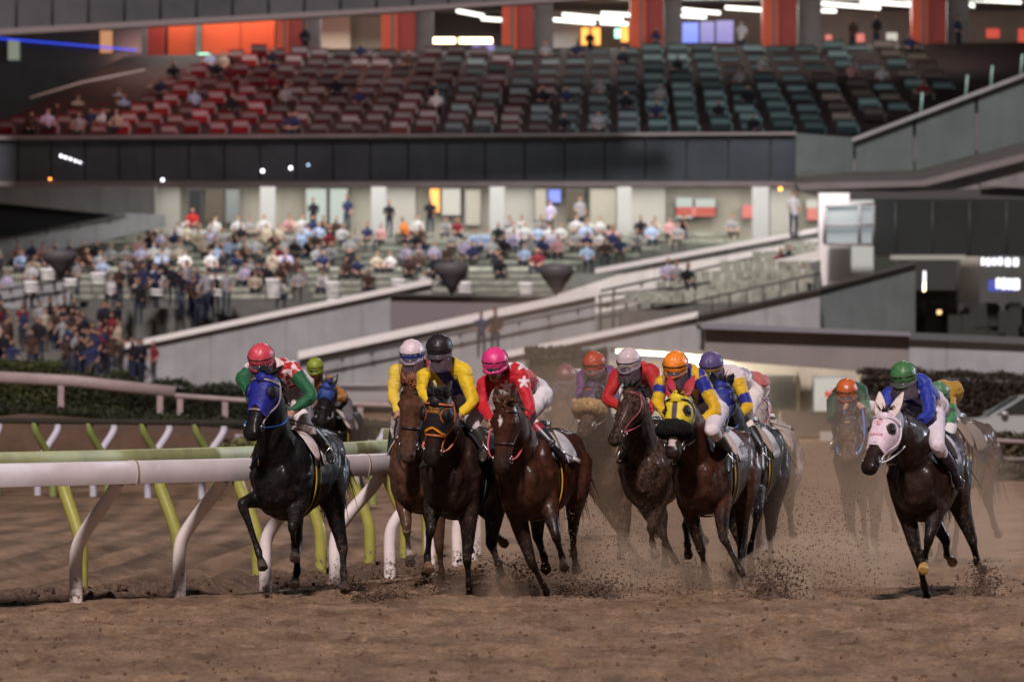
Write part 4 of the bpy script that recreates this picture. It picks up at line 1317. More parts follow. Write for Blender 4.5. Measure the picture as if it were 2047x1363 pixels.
def poly(name, pts, Y, th, m, parent=None, dY=0.):
    """A slab whose outline is given as the photo shows it, at distance Y with thickness th going back."""
    mb = MB(); P = [W(x, y, Y) for x, y in pts]
    mb.prism(P, (0, th, 0)); return mb.build(name, m, parent, smooth=False)
def pbox(name, x0, y0, x1, y1, Y, th, m, parent=None):
    return poly(name, [(x0, y0), (x0, y1), (x1, y1), (x1, y0)], Y, th, m, parent)
def barpx(name, pts, Y, r, m, parent=None):
    mb = MB(); P = [W(*p, Y) if len(p) == 2 else W(*p) for p in pts]; mb.tube(P, r, n=8, sub=1); return mb.build(name, m, parent)

def area(loc, target, sx, sy, power, color):
    d = bpy.data.lights.new("ceiling_light", 'AREA'); d.shape = 'RECTANGLE'; d.size = sx; d.size_y = sy; d.energy = power; d.color = color
    o = bpy.data.objects.new("ceiling_light", d); COL.objects.link(o); o.location = loc
    o.rotation_euler = (Vector(target)-Vector(loc)).to_track_quat('-Z', 'Y').to_euler(); return o

def build_stand():
    g = empty('grandstand', W(800, 360, 262)); tag(g, 'big multi tier grandstand with orange columns, dark glass fascia and lit concourses', 'grandstand')
    # --- upper tier front: dark glass panels, joints closer together towards the left
    x = -30.; k = 0
    while x < 1586:
        wdt = 66 + 18*min(1, max(0, x/1400)); x1 = min(x+wdt, 1590)
        pbox('fascia_panel', x+1.4, 277-.006*x, x1-1.4, 363, 256, .25, GLASSD, g); x = x1; k += 1
    pbox('fascia_backing', -40, 279, 1590, 362, 256.3, .5, RAILD, g)
    poly('fascia_cap', [(-40, 272), (-40, 280), (1592, 270), (1592, 264)], 255.8, .8, SOFFIT, g)
    pbox('soffit_edge', -40, 363, 1590, 372, 255.8, 1.2, SOFFIT, g)
    mb = MB(); a, b = W(-60, 372, 256), W(1640, 372, 256); zc = W(0, 371, 277)[2]; mb.box((a[0], 257.6, zc), (b[0], 278, zc+.25)); mb.build('soffit', CONC, g, smooth=False)
    # --- raked upper deck under the seats
    mb = MB(); P = [W(-60, 278, 257), W(1900, 278, 257), W(2100, 84, 281), W(250, 112, 281)]
    mb.prism(P, (0, .3, -.8)); mb.build('upper_deck', bm("deck", (.028, .012, .013), rough=.8, noise=.3, nscale=2), g, smooth=False)
    # --- upper concourse
    pbox('back_wall', 290, -60, 2120, 150, 292, .5, bm("concourse_wall", (.30, .28, .26), rough=.8, noise=.2, nscale=.4), g)
    mb = MB(); a, b = W(560, -10, 280), W(2120, -10, 280); mb.box((a[0], 279, a[2]+.1), (b[0], 292, a[2]+.5)); mb.build('concourse_ceiling', bm("ceil", (.5, .5, .48), rough=.8), g, smooth=False)
    for x0, x1, y0, y1, m in ((294, 330, 52, 160, REDP), (336, 392, 44, 160, ORANGE), (404, 480, 40, 150, ORANGE), (482, 548, 38, 150, ORANGE)):
        pbox('orange_wall_panel', x0, y0, x1, y1, 285, .4, m, g)
    pbox('wall_mullion', 283, 50, 294, 165, 284.5, .4, CONCD, g); pbox('wall_mullion', 391, 44, 402, 150, 284.5, .4, CONCD, g)
    for x0, x1, xg0, xg1 in ((552, 604, 610, 640), (762, 830, 832, 866), (1003, 1066, 1070, 1106), (1260, 1326, 1328, 1362), (1524, 1592, 1596, 1642), (1823, 1892, 1894, 1938)):
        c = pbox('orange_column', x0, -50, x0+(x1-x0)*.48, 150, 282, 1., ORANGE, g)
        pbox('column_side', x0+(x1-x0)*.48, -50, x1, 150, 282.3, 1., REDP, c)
        pbox('column_trim', x0+(x1-x0)*.30, -50, x0+(x1-x0)*.37, 150, 281.9, .1, CONCD, c)
        pbox('grey_column', xg0, -50, xg1, 130, 283, 1., CONCD, g)
    pbox('beige_partition', 642, 30, 700, 98, 288, .3, bm("lit_beige", (.55, .46, .38), rough=.8), g); pbox('beige_partition', 700, 34, 764, 98, 289, .3, BEIGE, g)
    pbox('dark_booth', 866, 25, 1004, 128, 288, .3, DARK, g)
    for x0, x1 in ((866, 910), (918, 984)): pbox('warm_lamp_strip', x0, 76, x1, 87, 286, .2, E_WARM, g)
    for x0, x1, y0, y1 in ((943, 962, 90, 96), (968, 990, 90, 106)): pbox('booth_screen', x0, y0, x1, y1, 286, .2, E_VIOL, g)
    pbox('white_shutter', 1104, 48, 1158, 96, 288, .3, WHITEW, g); pbox('orange_sign', 1162, 56, 1200, 90, 287, .2, E_ORG, g); pbox('orange_sign', 1242, 54, 1256, 84, 287, .2, E_ORG, g); pbox('exit_sign', 1229, 58, 1240, 76, 286.5, .2, E_GRN, g)
    for x0, x1, y0, y1, m in ((1364, 1396, 46, 86, E_BLUE), (1400, 1428, 44, 86, E_VIOL), (1432, 1466, 42, 86, E_VIOL)):
        s = pbox('screen', x0, y0, x1, y1, 286, .2, m, g); pbox('screen_frame', x0-2, y0-2, x1+2, y1+2, 286.05, .25, DARK, s)
    for x0, x1, y0, y1 in ((1650, 1663, 70, 90), (1712, 1728, 68, 84), (1972, 1998, 58, 76), (2036, 2060, 58, 100)): pbox('red_sign', x0, y0, x1, y1, 287, .2, E_REDS, g)
    pbox('white_sign', 1772, 66, 1794, 82, 287, .2, E_WIN, g); pbox('teal_sign', 396, 107, 419, 118, 284, .2, E_GRN, g)
    tubes = [(912, 968, 18, 36), (962, 1005, 34, 44), (1104, 1190, 36, 50), (1124, 1246, 26, 44), (1202, 1262, 24, 34), (1200, 1256, 42, 52), (1364, 1440, 16, 30), (1450, 1532, 12, 24), (1362, 1412, 28, 38), (1640, 1760, 4, 20), (1640, 1672, 18, 26), (1720, 1824, 0, 14), (1810, 1826, -4, 4), (1936, 2042, -4, 8), (1936, 1948, 6, 16)]
    for x0, x1, ya, yb in tubes:
        mb = MB(); mb.prism([W(x0, ya, 284), W(x0, ya+7, 284), W(x1, yb, 284), W(x1, yb-7, 284)], (0, .2, 0)); mb.build('light_tube', E_TUBE, g, smooth=False)
    mb = MB(); mb.box((-70, 249, 20.2), (70, 297, 20.9)); mb.build('roof', BG['roof_panel'] if 'roof_panel' in BG else bm('roof_panel', (.055, .055, .062), rough=.4, noise=.3, nscale=.3), g, smooth=False)  # unseen slab, its forward reach set to keep the upper seats in shade
    # --- dark glazed wing at the upper left with a blue neon strip
    pbox('dark_wing', -60, 40, 284, 300, 286, .5, GLASSD, g)
    barpx('neon_strip', [(-40, 74), (274, 101)], 284, .045, E_NEON, g)
    pbox('lit_niche', 200, 62, 224, 106, 285, .3, em("niche", (1, .45, .2), .35), g); pbox('lit_niche', 16, 80, 38, 120, 285, .3, em("niche2", (.8, .9, .7), .16), g)
    barpx('handrail', [(60, 196), (160, 166), (290, 140)], 270, .06, STEEL_GLINT, g)
    # --- roof edge
    poly('roof_fascia', [(-60, -60), (-60, 62), (0, 58), (700, 20), (1215, -10), (1215, -60)], 248.4, .5, bm("roof_panel", (.055, .055, .062), rough=.4, noise=.3, nscale=.3), g)
    poly('roof_lip', [(-60, 62), (-60, 74), (0, 70), (700, 30), (1300, -8), (1300, -14), (1215, -10), (700, 20), (0, 58)], 248, 1.2, bm("roof_lip", (.17, .14, .145), rough=.5), g)
    for x in range(-40, 1200, 72): barpx('roof_joint', [(x, -60), (x, 58-.054*x)], 248.3, .05, RAILD, g)
    # --- lower concourse
    pbox('lower_wall', 250, 368, 1650, 500, 277, .4, BEIGE, g)
    for x0, x1 in ((310, 360), (615, 640), (772, 830), (1010, 1068), (1262, 1330), (1540, 1590)): pbox('grey_bay', x0, 372, x1, 480, 276.6, .3, bm("bay_grey", (.34, .33, .31), rough=.8, noise=.08, nscale=.5), g)
    for x0, x1, y0, y1, m in ((378, 402, 380, 440, DARK), (412, 446, 380, 445, bm("brown_door", (.06, .045, .03), rough=.6)), (452, 478, 380, 445, GLASSG), (612, 652, 378, 450, E_WIN2), (660, 694, 378, 450, E_WIN2),
                              (860, 878, 378, 424, E_ORG), (884, 920, 378, 430, E_WIN), (930, 960, 380, 450, BEIGE), (1097, 1120, 380, 404, E_BLUE), (1134, 1165, 382, 440, bm("brown_door", (.06, .045, .03))), (1070, 1092, 378, 440, BEIGE), (1180, 1230, 378, 450, BEIGE),
                              (1352, 1384, 396, 436, E_WIN2), (1390, 1430, 398, 430, E_WIN2), (1352, 1430, 414, 432, E_REDS), (1484, 1504, 410, 436, E_REDS), (1612, 1640, 400, 416, E_WIN), (1614, 1640, 416, 440, E_REDS)):
        w_ = pbox('window', x0, y0, x1, y1, 276.2, .3, m, g)
        pbox('frame', x0-2, y0-2, x1+2, y1+2, 276.35, .3, CONCD, w_)
    for x0, x1 in ((520, 549), (742, 771), (979, 1009), (1234, 1262), (1505, 1537)):
        pbox('white_column', x0, 372, x1, 500, 273, .8, WHITEW, g)
    # --- left end: grey soffit wall and the dark opening below it
    poly('grey_end_wall', [(-60, 372), (310, 372), (310, 436), (250, 432), (-60, 400)], 264, .5, CONCD, g)
    poly('dark_opening', [(-60, 398), (250, 430), (256, 440), (-60, 490)], 266, .5, DARK, g)
    # --- glowing spheres standing in for glints in the fascia glass
    for x, y, m, r in ((325, 360, E_GLINT, .09), (525, 342, E_GLINT, .10), (581, 336, E_GLINT, .10), (100, 358, E_GLINTO, .07), (122, 312, E_GLINT, .08), (131, 315, E_GLINT, .08), (141, 318, E_GLINT, .07), (151, 322, E_GLINT, .07), (160, 325, E_GLINT, .06), (1560, 378, E_GLINTO, .12), (616, 330, em("dim_spot", (.5, .7, 1), 1.5), .08)):
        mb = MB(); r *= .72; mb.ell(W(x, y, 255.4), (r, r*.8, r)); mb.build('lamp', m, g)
    # --- right hand end: pale return and the climbing parapet
    poly('fascia_return', [(1591, 266), (1706, 276), (1706, 346), (1590, 352)], 252, .5, GLASSG, g)
    xs = [1708, 1828, 1952, 2080]
    top = lambda x: 283-(x-1706)*.384; bot = lambda x: 345-(x-1706)*.03 if x < 1830 else 341-(x-1830)*.262
    for a, b in zip(xs[:-1], xs[1:]): poly('parapet_panel', [(a+3, top(a+3)), (a+3, bot(a)), (b-3, bot(b)), (b-3, top(b-3))], 250, .3, GLASSG, g)
    poly('parapet_backing', [(1706, 284), (1706, 343), (2085, 276), (2085, 139)], 250.5, .3, CONCD, g)
    poly('parapet_cap', [(1704, 276), (1704, 284), (2085, 140), (2085, 132)], 249.7, .9, CONC, g)
    for x in (1840, 1930, 1980, 2040): barpx('glass_post', [(x, top(x)), (x+4, top(x)-46)], 250.3, .05, bm("post_green", (.25, .40, .36), rough=.3), g)
    for i, (pts, m, Y) in enumerate((([(1570, 362), (1640, 352), (1830, 345), (2085, 276), (2085, 296), (1840, 360), (1640, 366)], RAILD, 247), ([(1590, 366), (1840, 361), (2085, 297), (2085, 312), (1850, 372), (1600, 380)], SOFFIT, 246),
                                     ([(1640, 379), (1850, 373), (2085, 313), (2085, 372), (1800, 384)], CONCD, 246.5), ([(1600, 380), (1800, 384), (2085, 372), (2085, 402), (1740, 404), (1640, 392)], RAILD, 245), ([(1960, 366), (2085, 372), (2085, 378), (1960, 372)], SOFFIT, 244.6))):
        poly('canopy_slab', pts, Y, 1.2, m, g)
    adopt(g)
    area((2, 284, 19.95), (2, 279, 0), 40, 5, 2400, (1, .95, .85))
    area((-12, 276, 19.9), (-12, 268, 12), 16, 3, 300, (1, .35, .25))
    area((4, 251, 19.6), (4, 270, 13.2), 40, 1.5, 1000, (.92, .97, 1))  # added unseen fill under the roof edge to brighten the seat fronts
    area((-14, 252, 19.4), (-13, 270, 13.2), 16, 1.5, 600, (1, .50, .45))  # added red fill for the left seats, no fitting behind it
    area((1, 270, W(0, 371, 277)[2]-.06), (1, 270, 0), 36, 12, 3600, (1, .96, .88))
    area((-2, 256.5, 9.95), (-2, 259.5, 5), 36, 1.2, 1500, (1, .97, .90))  # added fill to brighten the lower terrace rows
    area((2, 274, 19.95), (2, 282, 14), 42, 1.5, 900, (1, .93, .85))  # added fill aimed back to brighten the orange columns
build_stand()

# --- upper tier seats: blocks fan out from the middle of the tier
def build_seats():
    mk = {}
    def seat_mesh(key, shell, top):
        mb = MB(); wd = .46
        shell = tuple(np.array(shell)*.55); top = tuple(np.array(top)*.62)
        mb.box((-wd, -.22, .38), (wd, .22, .46), shell); mb.box((-wd, .20, .42), (wd, .30, 1.02), shell); mb.box((-wd+.03, .185, .70), (wd-.03, .199, .93), top)
        mb.box((wd+.01, -.1, .3), (wd+.09, .3, .74), tuple(np.array(top)*1.2)); mb.box((-.3, -.02, 0), (.3, .1, .38), (.02, .02, .02))
        V, Fa, C = mb.arrays()
        for q, f in enumerate((.55, .85, 1.25)):
            mk[key, q] = mkmesh('stadium_seat', V, Fa, C*f, smooth=False); mk[key, q].materials.append(M_CLOTH)
    seat_mesh('red', (.30, .025, .03), (.40, .30, .31)); seat_mesh('mix', (.15, .045, .05), (.30, .27, .28)); seat_mesh('grey', (.10, .105, .115), (.24, .29, .30)); seat_mesh('teal', (.075, .10, .105), (.22, .31, .32)); seat_mesh('brown', (.11, .085, .08), (.30, .24, .21))  # left seats tinted red: glow off the orange walls put into their colour
    rnd = random.Random(4); spots = []
    x = 14.; col = 0
    while x < 1990:
        oy = rnd.uniform(-6, 6)
        wd = 44+20*min(1, x/1500)
        for r in range(9):
            t = r/8
            yb = 262-6*(x/1600); ytop = (112 if x > 280 else 112+(280-x)*.36) - 12*min(1, max(0, (x-900)/1100))
            y = yb+(ytop-yb)*t
            if x < 280: y = yb + (ytop-yb)*t
            Y = 258.5+21*t
            xx = x + (1250-x)*.15*t*(1 if x < 1250 else 1.25)
            if x > 1640 and y > 283-(x-1706)*.384-10: continue
            if x < 290 and t > .2+.8*x/290: continue
            key = 'red' if xx < 560 else ('mix' if xx < 860 else ('grey' if xx < 1300 else 'teal'))
            if xx > 1640 and rnd.random() < .5: key = 'brown'
            if 860 < xx < 1150 and rnd.random() < .4: key = 'mix'
            spots.append((xx+rnd.uniform(-3, 3), y+oy+rnd.uniform(-1.5, 1.5), Y, wd, key, r))
        x += wd; col += 1
    spots = spots[:299]
    nm = {'red': 'deep red', 'mix': 'dull red and grey', 'grey': 'charcoal grey', 'teal': 'teal grey', 'brown': 'brownish grey'}
    rown = ['front row', 'second row', 'third row', 'fourth row', 'middle row', 'sixth row', 'seventh row', 'eighth row', 'back row']
    for xx, y, Y, wd, key, r in spots:
        o = mkobj('stadium_seat', mk[key, rnd.randrange(3)], None); p = W(xx, y, Y); o.location = (p[0], p[1], p[2]-.6); s = wd*.70/46.*Y/250; o.scale = (s, 1, 1)
        land = ('under the orange wall' if xx < 560 else 'left of the middle' if xx < 1000 else 'right of the middle' if xx < 1500 else 'towards the right end')
        tag(o, f'{nm[key]} {rown[r]} seat of the upper tier {land}', 'seat', 'seats of the upper tier')
    return spots
SEATS = build_seats()

# --- lower terraces
def build_terraces():
    t = empty('terrace', W(620, 560, 255)); tag(t, 'stepped grey terrace with bench rows below the lit lower concourse', 'terrace')
    rows = []
    for i in range(10):
        y = 490+i*14.; Y = 271-2.7*i; rows.append((y, Y))
        x0, x1 = (300 if i < 1 else 110-i*2 if i < 3 else -50), (1640 if i < 2 else 1500-i*40 if i < 5 else 1215-i*8)
        a, b = W(x0, y, Y), W(x1, y, Y)
        mb = MB(); mb.box((a[0], Y-.2, -1), (b[0], Y+2.6, a[2])); mb.build('step', bm("terrace_step", (.105, .105, .10), rough=.9, noise=.2, nscale=1.5), t, smooth=False)
    adopt(t)
    bl = [bm("bench_green", (.25, .26, .22), rough=.5, noise=.5, nscale=1.7)]; seatm = bm('bench_dark', (.07, .075, .065), rough=.6)
    for i, (y, Y) in enumerate(rows):
        x0, x1 = (310 if i < 1 else 150 if i < 3 else -30), (1500 if i < 2 else 1400-i*40 if i < 5 else 1190-i*8)
        a, b = W(x0, y, Y), W(x1, y, Y); x = a[0]; k = 0
        on = ["top", "second", "third", "fourth", "fifth", "sixth", "seventh", "eighth", "ninth", "lowest"][i]
        while x < b[0]-1.:
            xe = min(x+6.2, b[0]); r = empty('bench', (x, Y+.6, a[2]))
            tag(r, f'grey green bench on the {on} step, section {["at the left end", "left of the first column", "below the first column", "below the second column", "below the third column", "right of the third column", "before the right ramp", "at the right end"][min(k, 7)]}', 'bench', 'benches of the lower terrace')
            m1, m2 = MB(), MB(); m1.box((x, Y+.45, a[2]+.36), (xe, Y+.85, a[2]+.42)); m2.box((x, Y+.86, a[2]+.43), (xe, Y+.92, a[2]+.62))
            m1.build('seat', seatm, r, smooth=False); m2.build('backrest', bl[0], r, smooth=False)
            for q in (x+.3, xe-.36): m3 = MB(); m3.box((q, Y+.6, a[2]), (q+.06, Y+.7, a[2]+.36)); m3.build('leg', RAILD, r, smooth=False)
            adopt(r); x = xe+.9; k += 1
    for i, (x, y0) in enumerate(((62, 565), (95, 540), (140, 560), (196, 548), (312, 556), (430, 556), (545, 560), (664, 566), (796, 560), (928, 566), (1050, 568))):
        r = empty('handrail', W(x, y0+40, 246)); tag(r, f'bright steel stair handrail at the foot of the terrace {["far left", "by the left crowd", "left of the dark panel", "left of centre", "under the first column", "right of the first column", "below the second column", "right of the second column", "below the third column", "beside the dark cone", "nearest the right ramp"][i]}', 'handrail', 'terrace handrails')
        for k in range(3 if i < 4 else 5):
            mb = MB(); a = W(x-14+k*1., y0+8*k, 247-k*.9); b = W(x+14, y0+8*k+1, 247-k*.9); mb.tube([a, b], .045+.03*(k == 0), n=8); mb.build('rail_tube', STEEL_GLINT, r)
        for dx in (-13, 13): mb = MB(); mb.tube([W(x+dx, y0, 247), W(x+dx, y0+40, 246.5)], .03, n=6); mb.build('upright', RAILD, r)
        adopt(r)
    return rows
ROWS = build_terraces()

def wall_thing(label, pts, Y, th, m, cope=None, cat='wall', name='ramp_wall', rail=None, brackets=0):
    r = empty(name, W(*pts[0], Y)); tag(r, label, cat)
    poly('wall', pts, Y, th, m, r)
    if cope:
        (xa, ya), (xb, yb), h, cm = cope
        poly('coping', [(xa, ya-h), (xa, ya+2), (xb, yb+2), (xb, yb-h)], Y-.25, th+.5, cm, r)
    if rail:
        (xa, ya), (xb, yb), off = rail
        barpx('handrail', [(xa, ya+off), (xb, yb+off)], Y-.5, .055, RAILD, r)
        for i in range(brackets):
            f = (i+.5)/brackets; x, y = xa+(xb-xa)*f, ya+(yb-ya)*f+off; barpx('bracket', [(x, y), (x, y+10)], Y-.4, .05, RAILD, r)
    adopt(r); return r
def build_ramps():
    wall_thing('pale sloping parapet beside the dark opening at the far left', [(-60, 488), (256, 426), (330, 430), (330, 452), (130, 500), (-60, 535)], 262, .5, CONC, rail=((0, 470), (250, 425), 6), brackets=4)
    wall_thing('short pale wall at the left above the standing crowd', [(-60, 574), (140, 562), (140, 650), (60, 660), (-60, 620)], 247, .5, CONC, rail=((0, 576), (130, 556), 4), brackets=3)
    wall_thing('long grey ramp wall rising from the standing crowd', [(205, 704), (420, 656), (700, 600), (862, 566), (862, 780), (205, 790)], 241, .6, CONC, cope=((205, 704), (862, 566), 9, COPE))
    wall_thing('purplish grey wall panel in shade beneath the dark cones', [(780, 590), (1105, 594), (1090, 606), (860, 650), (780, 690)], 239, .4, bm("shade_wall", (.16, .135, .15), rough=.8), cope=((780, 589), (1105, 594), 2, RAILD))  # recess built as a separate panel, its shade put into the colour
    wall_thing('long ramp wall with white coping and dark handrail crossing behind the riders', [(596, 718), (1190, 592), (1190, 800), (596, 800)], 228, .6, CONC, cope=((596, 716), (1190, 590), 14, COPE), rail=((596, 728), (1420, 560), 4), brackets=14)
    wall_thing('front ramp wall climbing to the glass cabin on the right', [(1000, 718), (1230, 668), (1390, 634), (1640, 578), (1640, 790), (1000, 800)], 216, .6, CONC, cope=((1000, 715), (1395, 632), 10, COPE))
    wall_thing('grey glazed parapet below the glass cabin', [(1395, 630), (1640, 576), (1640, 660), (1395, 690)], 215, .3, CONC, cope=((1395, 632), (1640, 578), 3, RAILD))
    wall_thing('dark glazed parapet at the right end below the louvres', [(1620, 580), (1830, 524), (1830, 672), (1620, 672)], 216.3, .3, GLASSG, cope=((1640, 577), (1830, 526), 4, RAILD))
    wall_thing('bright white stair flank rising beneath the lower concourse', [(1110, 590), (1360, 510), (1640, 462), (1640, 500), (1400, 552), (1190, 600)], 240, .5, CONCL, cope=((1190, 545), (1640, 462), 8, COPE), rail=((1200, 582), (1640, 486), 0), brackets=8)
    wall_thing('white stair flank lower down with a steel rail', [(1186, 600), (1420, 548), (1640, 500), (1640, 520), (1440, 566), (1190, 628)], 236, .4, bm("white_flank", (.62, .61, .59), rough=.6))
    # right hand terrace with a few seat rows
    t = empty('terrace', W(1450, 600, 236)); tag(t, 'small stepped terrace with grey green seats left of the white pillar', 'terrace')
    for i in range(6):
        y = 520+i*20; Y = 238-2.4*i; a, b = W(1560-i*64, y, Y), W(1640, y, Y)
        mb = MB(); mb.box((a[0], Y-.2, -1), (b[0], Y+2.4, a[2])); mb.build('step', BG["terrace_step"], t, smooth=False)
        mb = MB(); x = a[0]+.2
        while x < b[0]-.5: mb.box((x, Y+.5, a[2]+.3), (x+.42, Y+.9, a[2]+.4)); mb.box((x, Y+.91, a[2]+.38), (x+.42, Y+.98, a[2]+.8)); x += .47
        mb.build('seat_row', BG["bench_green"], t, smooth=False)
    adopt(t)
    r = empty('stair_railing', W(1250, 640, 228)); tag(r, 'dark stair railing with uprights at the foot of the small terrace', 'railing')
    mb = MB()
    for x in range(1200, 1330, 26): mb.tube([W(x, 592-.1*(x-1200), 227), W(x, 660-.2*(x-1200), 227)], .05, n=6)
    for o_ in (0, 22, 44): mb.tube([W(1195, 592+o_, 227), W(1345, 575+o_*.8, 227)], .05, n=6)
    mb.build('rail_tubes', RAILD, r)
    mb = MB()
    for x in range(1390, 1640, 34): mb.tube([W(x, 640-.225*(x-1395), 216), W(x, 600-.225*(x-1395), 216)], .04, n=6)
    mb.tube([W(1380, 604, 216), W(1640, 546, 216)], .04, n=6); mb.build('rail_tubes', RAILD, r); adopt(r)
    # dark fan shaped cones on the terrace edge
    for cx, lab in ((902, 'dark grey upturned cone standing left at the terrace edge'), (1112, 'dark grey upturned cone standing right at the terrace edge'), (120, 'dark grey upturned cone at the left of the terrace among the crowd')):
        y0, y1 = (524, 592) if cx == 902 else (528, 598) if cx == 1112 else (500, 560)
        mb = MB(); c0, c1 = W(cx+2, y1, 243), W(cx, y0, 243); rr = 36/F*243; h = c1[2]-c0[2]; an = np.linspace(0, 2*math.pi, 28, endpoint=False); rings = []
        for f, q in ((0, .03), (.35, .42), (.62, .80), (.80, 1.), (.93, .92), (1., .66)): rings.append([(c0[0]*(1-f)+c1[0]*f+math.cos(a)*rr*q, 243+math.sin(a)*rr*q, c0[2]+h*f) for a in an])
        mb.loft(rings); o = mb.build('cone_planter', bm("cone_grey", (.075, .07, .078), rough=.6)); tag(o, lab, 'planter', 'dark cones on the terrace edge')
    # white pillar with the glass cabin
    c = empty('glass_cabin', W(1690, 570, 238)); tag(c, 'white pillar with a projecting glass cabin at the end of the stand', 'cabin')
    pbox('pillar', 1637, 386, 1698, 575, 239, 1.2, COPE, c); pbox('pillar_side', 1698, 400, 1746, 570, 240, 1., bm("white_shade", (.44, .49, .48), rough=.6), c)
    pbox('cabin_wall', 1650, 414, 1745, 486, 237.2, .1, em("cabin_glow", (.80, .95, 1), .17), c)
    for pts in (((1648, 412), (1748, 408)), ((1648, 487), (1746, 489)), ((1650, 412), (1648, 487)), ((1718, 410), (1718, 488)), ((1746, 408), (1746, 489)), ((1650, 452), (1746, 450))): barpx('cabin_frame', list(pts), 237, .07, CONCD, c)
    adopt(c)
    pl = W(1672, 384, 236.2); area((pl[0], 236.0, pl[2]), (pl[0], 239.5, pl[2]-4), 2, .4, 60, (1, 1, 1))  # added lamp under the canopy, only to brighten the white pillar
    # dark louvred building at the right with a dim bar behind glass
    b = empty('dark_pavilion', W(1900, 600, 243)); tag(b, 'dark louvred pavilion with a dim lit bar behind glass at the right', 'building')
    pbox('louvre_wall', 1746, 398, 2090, 512, 240, 1.2, bm("louvre", (.016, .019, .020), rough=.35, noise=.2, nscale=.5), b)
    for x in range(1790, 2080, 74): barpx('louvre_fin', [(x, 404), (x, 508)], 239.8, .03, RAILD, b)
    pbox('ledge', 1780, 510, 1930, 519, 239.5, .8, bm("ledge", (.30, .32, .29), rough=.6), b)
    pbox('interior_wall', 1790, 512, 2090, 690, 247, .4, bm("interior_dark", (.05, .052, .05), rough=.7, noise=.3, nscale=.5), b)
    pbox('beige_column', 1920, 512, 1958, 606, 244, .8, BEIGE, b); pbox('grey_column', 1800, 516, 1912, 580, 245.5, .8, bm("dim_panel", (.025, .026, .028), rough=.7), b)
    pbox('wall_screen', 1976, 560, 2030, 582, 244, .2, E_BLUE if False else em("dim_blue", (.1, .13, .8), .35), b)  # dim blue glow among the reflections, put in as an emissive panel
    for x0, x1, y0, y1 in ((1962, 1968, 515, 530), (1972, 1980, 516, 531), (1984, 1992, 516, 530), (1996, 2004, 515, 530), (2010, 2020, 516, 532), (2026, 2036, 516, 532), (1992, 2000, 556, 576), (2003, 2011, 556, 578), (2014, 2022, 557, 578), (2025, 2038, 557, 579), (1846, 1851, 542, 566)):
        pbox('bar_lamp', x0, y0, x1, y1, 243, .2, em("bar_lamp", (.95, .92, 1), 1.4) if 'bar_lamp' not in bpy.data.materials else bpy.data.materials['bar_lamp'], b)  # emissive bars stand in for reflections in the glass; the last is a lamp
    pbox('amber_lamp', 1846, 566, 1850, 582, 243, .2, E_WARM, b); pbox('amber_lamp', 1874, 620, 1882, 628, 240, .2, em("amber_dim", (1, .6, .25), 1.2), b)
    mb = MB(); rnd = random.Random(3)
    for i in range(60):
        x, y = rnd.uniform(1800, 2060), rnd.uniform(600, 650); p = W(x, y, 242+rnd.uniform(0, 3)); mb.box(p-np.array((.28, .2, 1.)), p+np.array((.28, .2, 0)))
    mb.build('bar_chairs', bm("chair_black", (.018, .020, .018), rough=.5), b, smooth=False)
    adopt(b)
build_ramps()

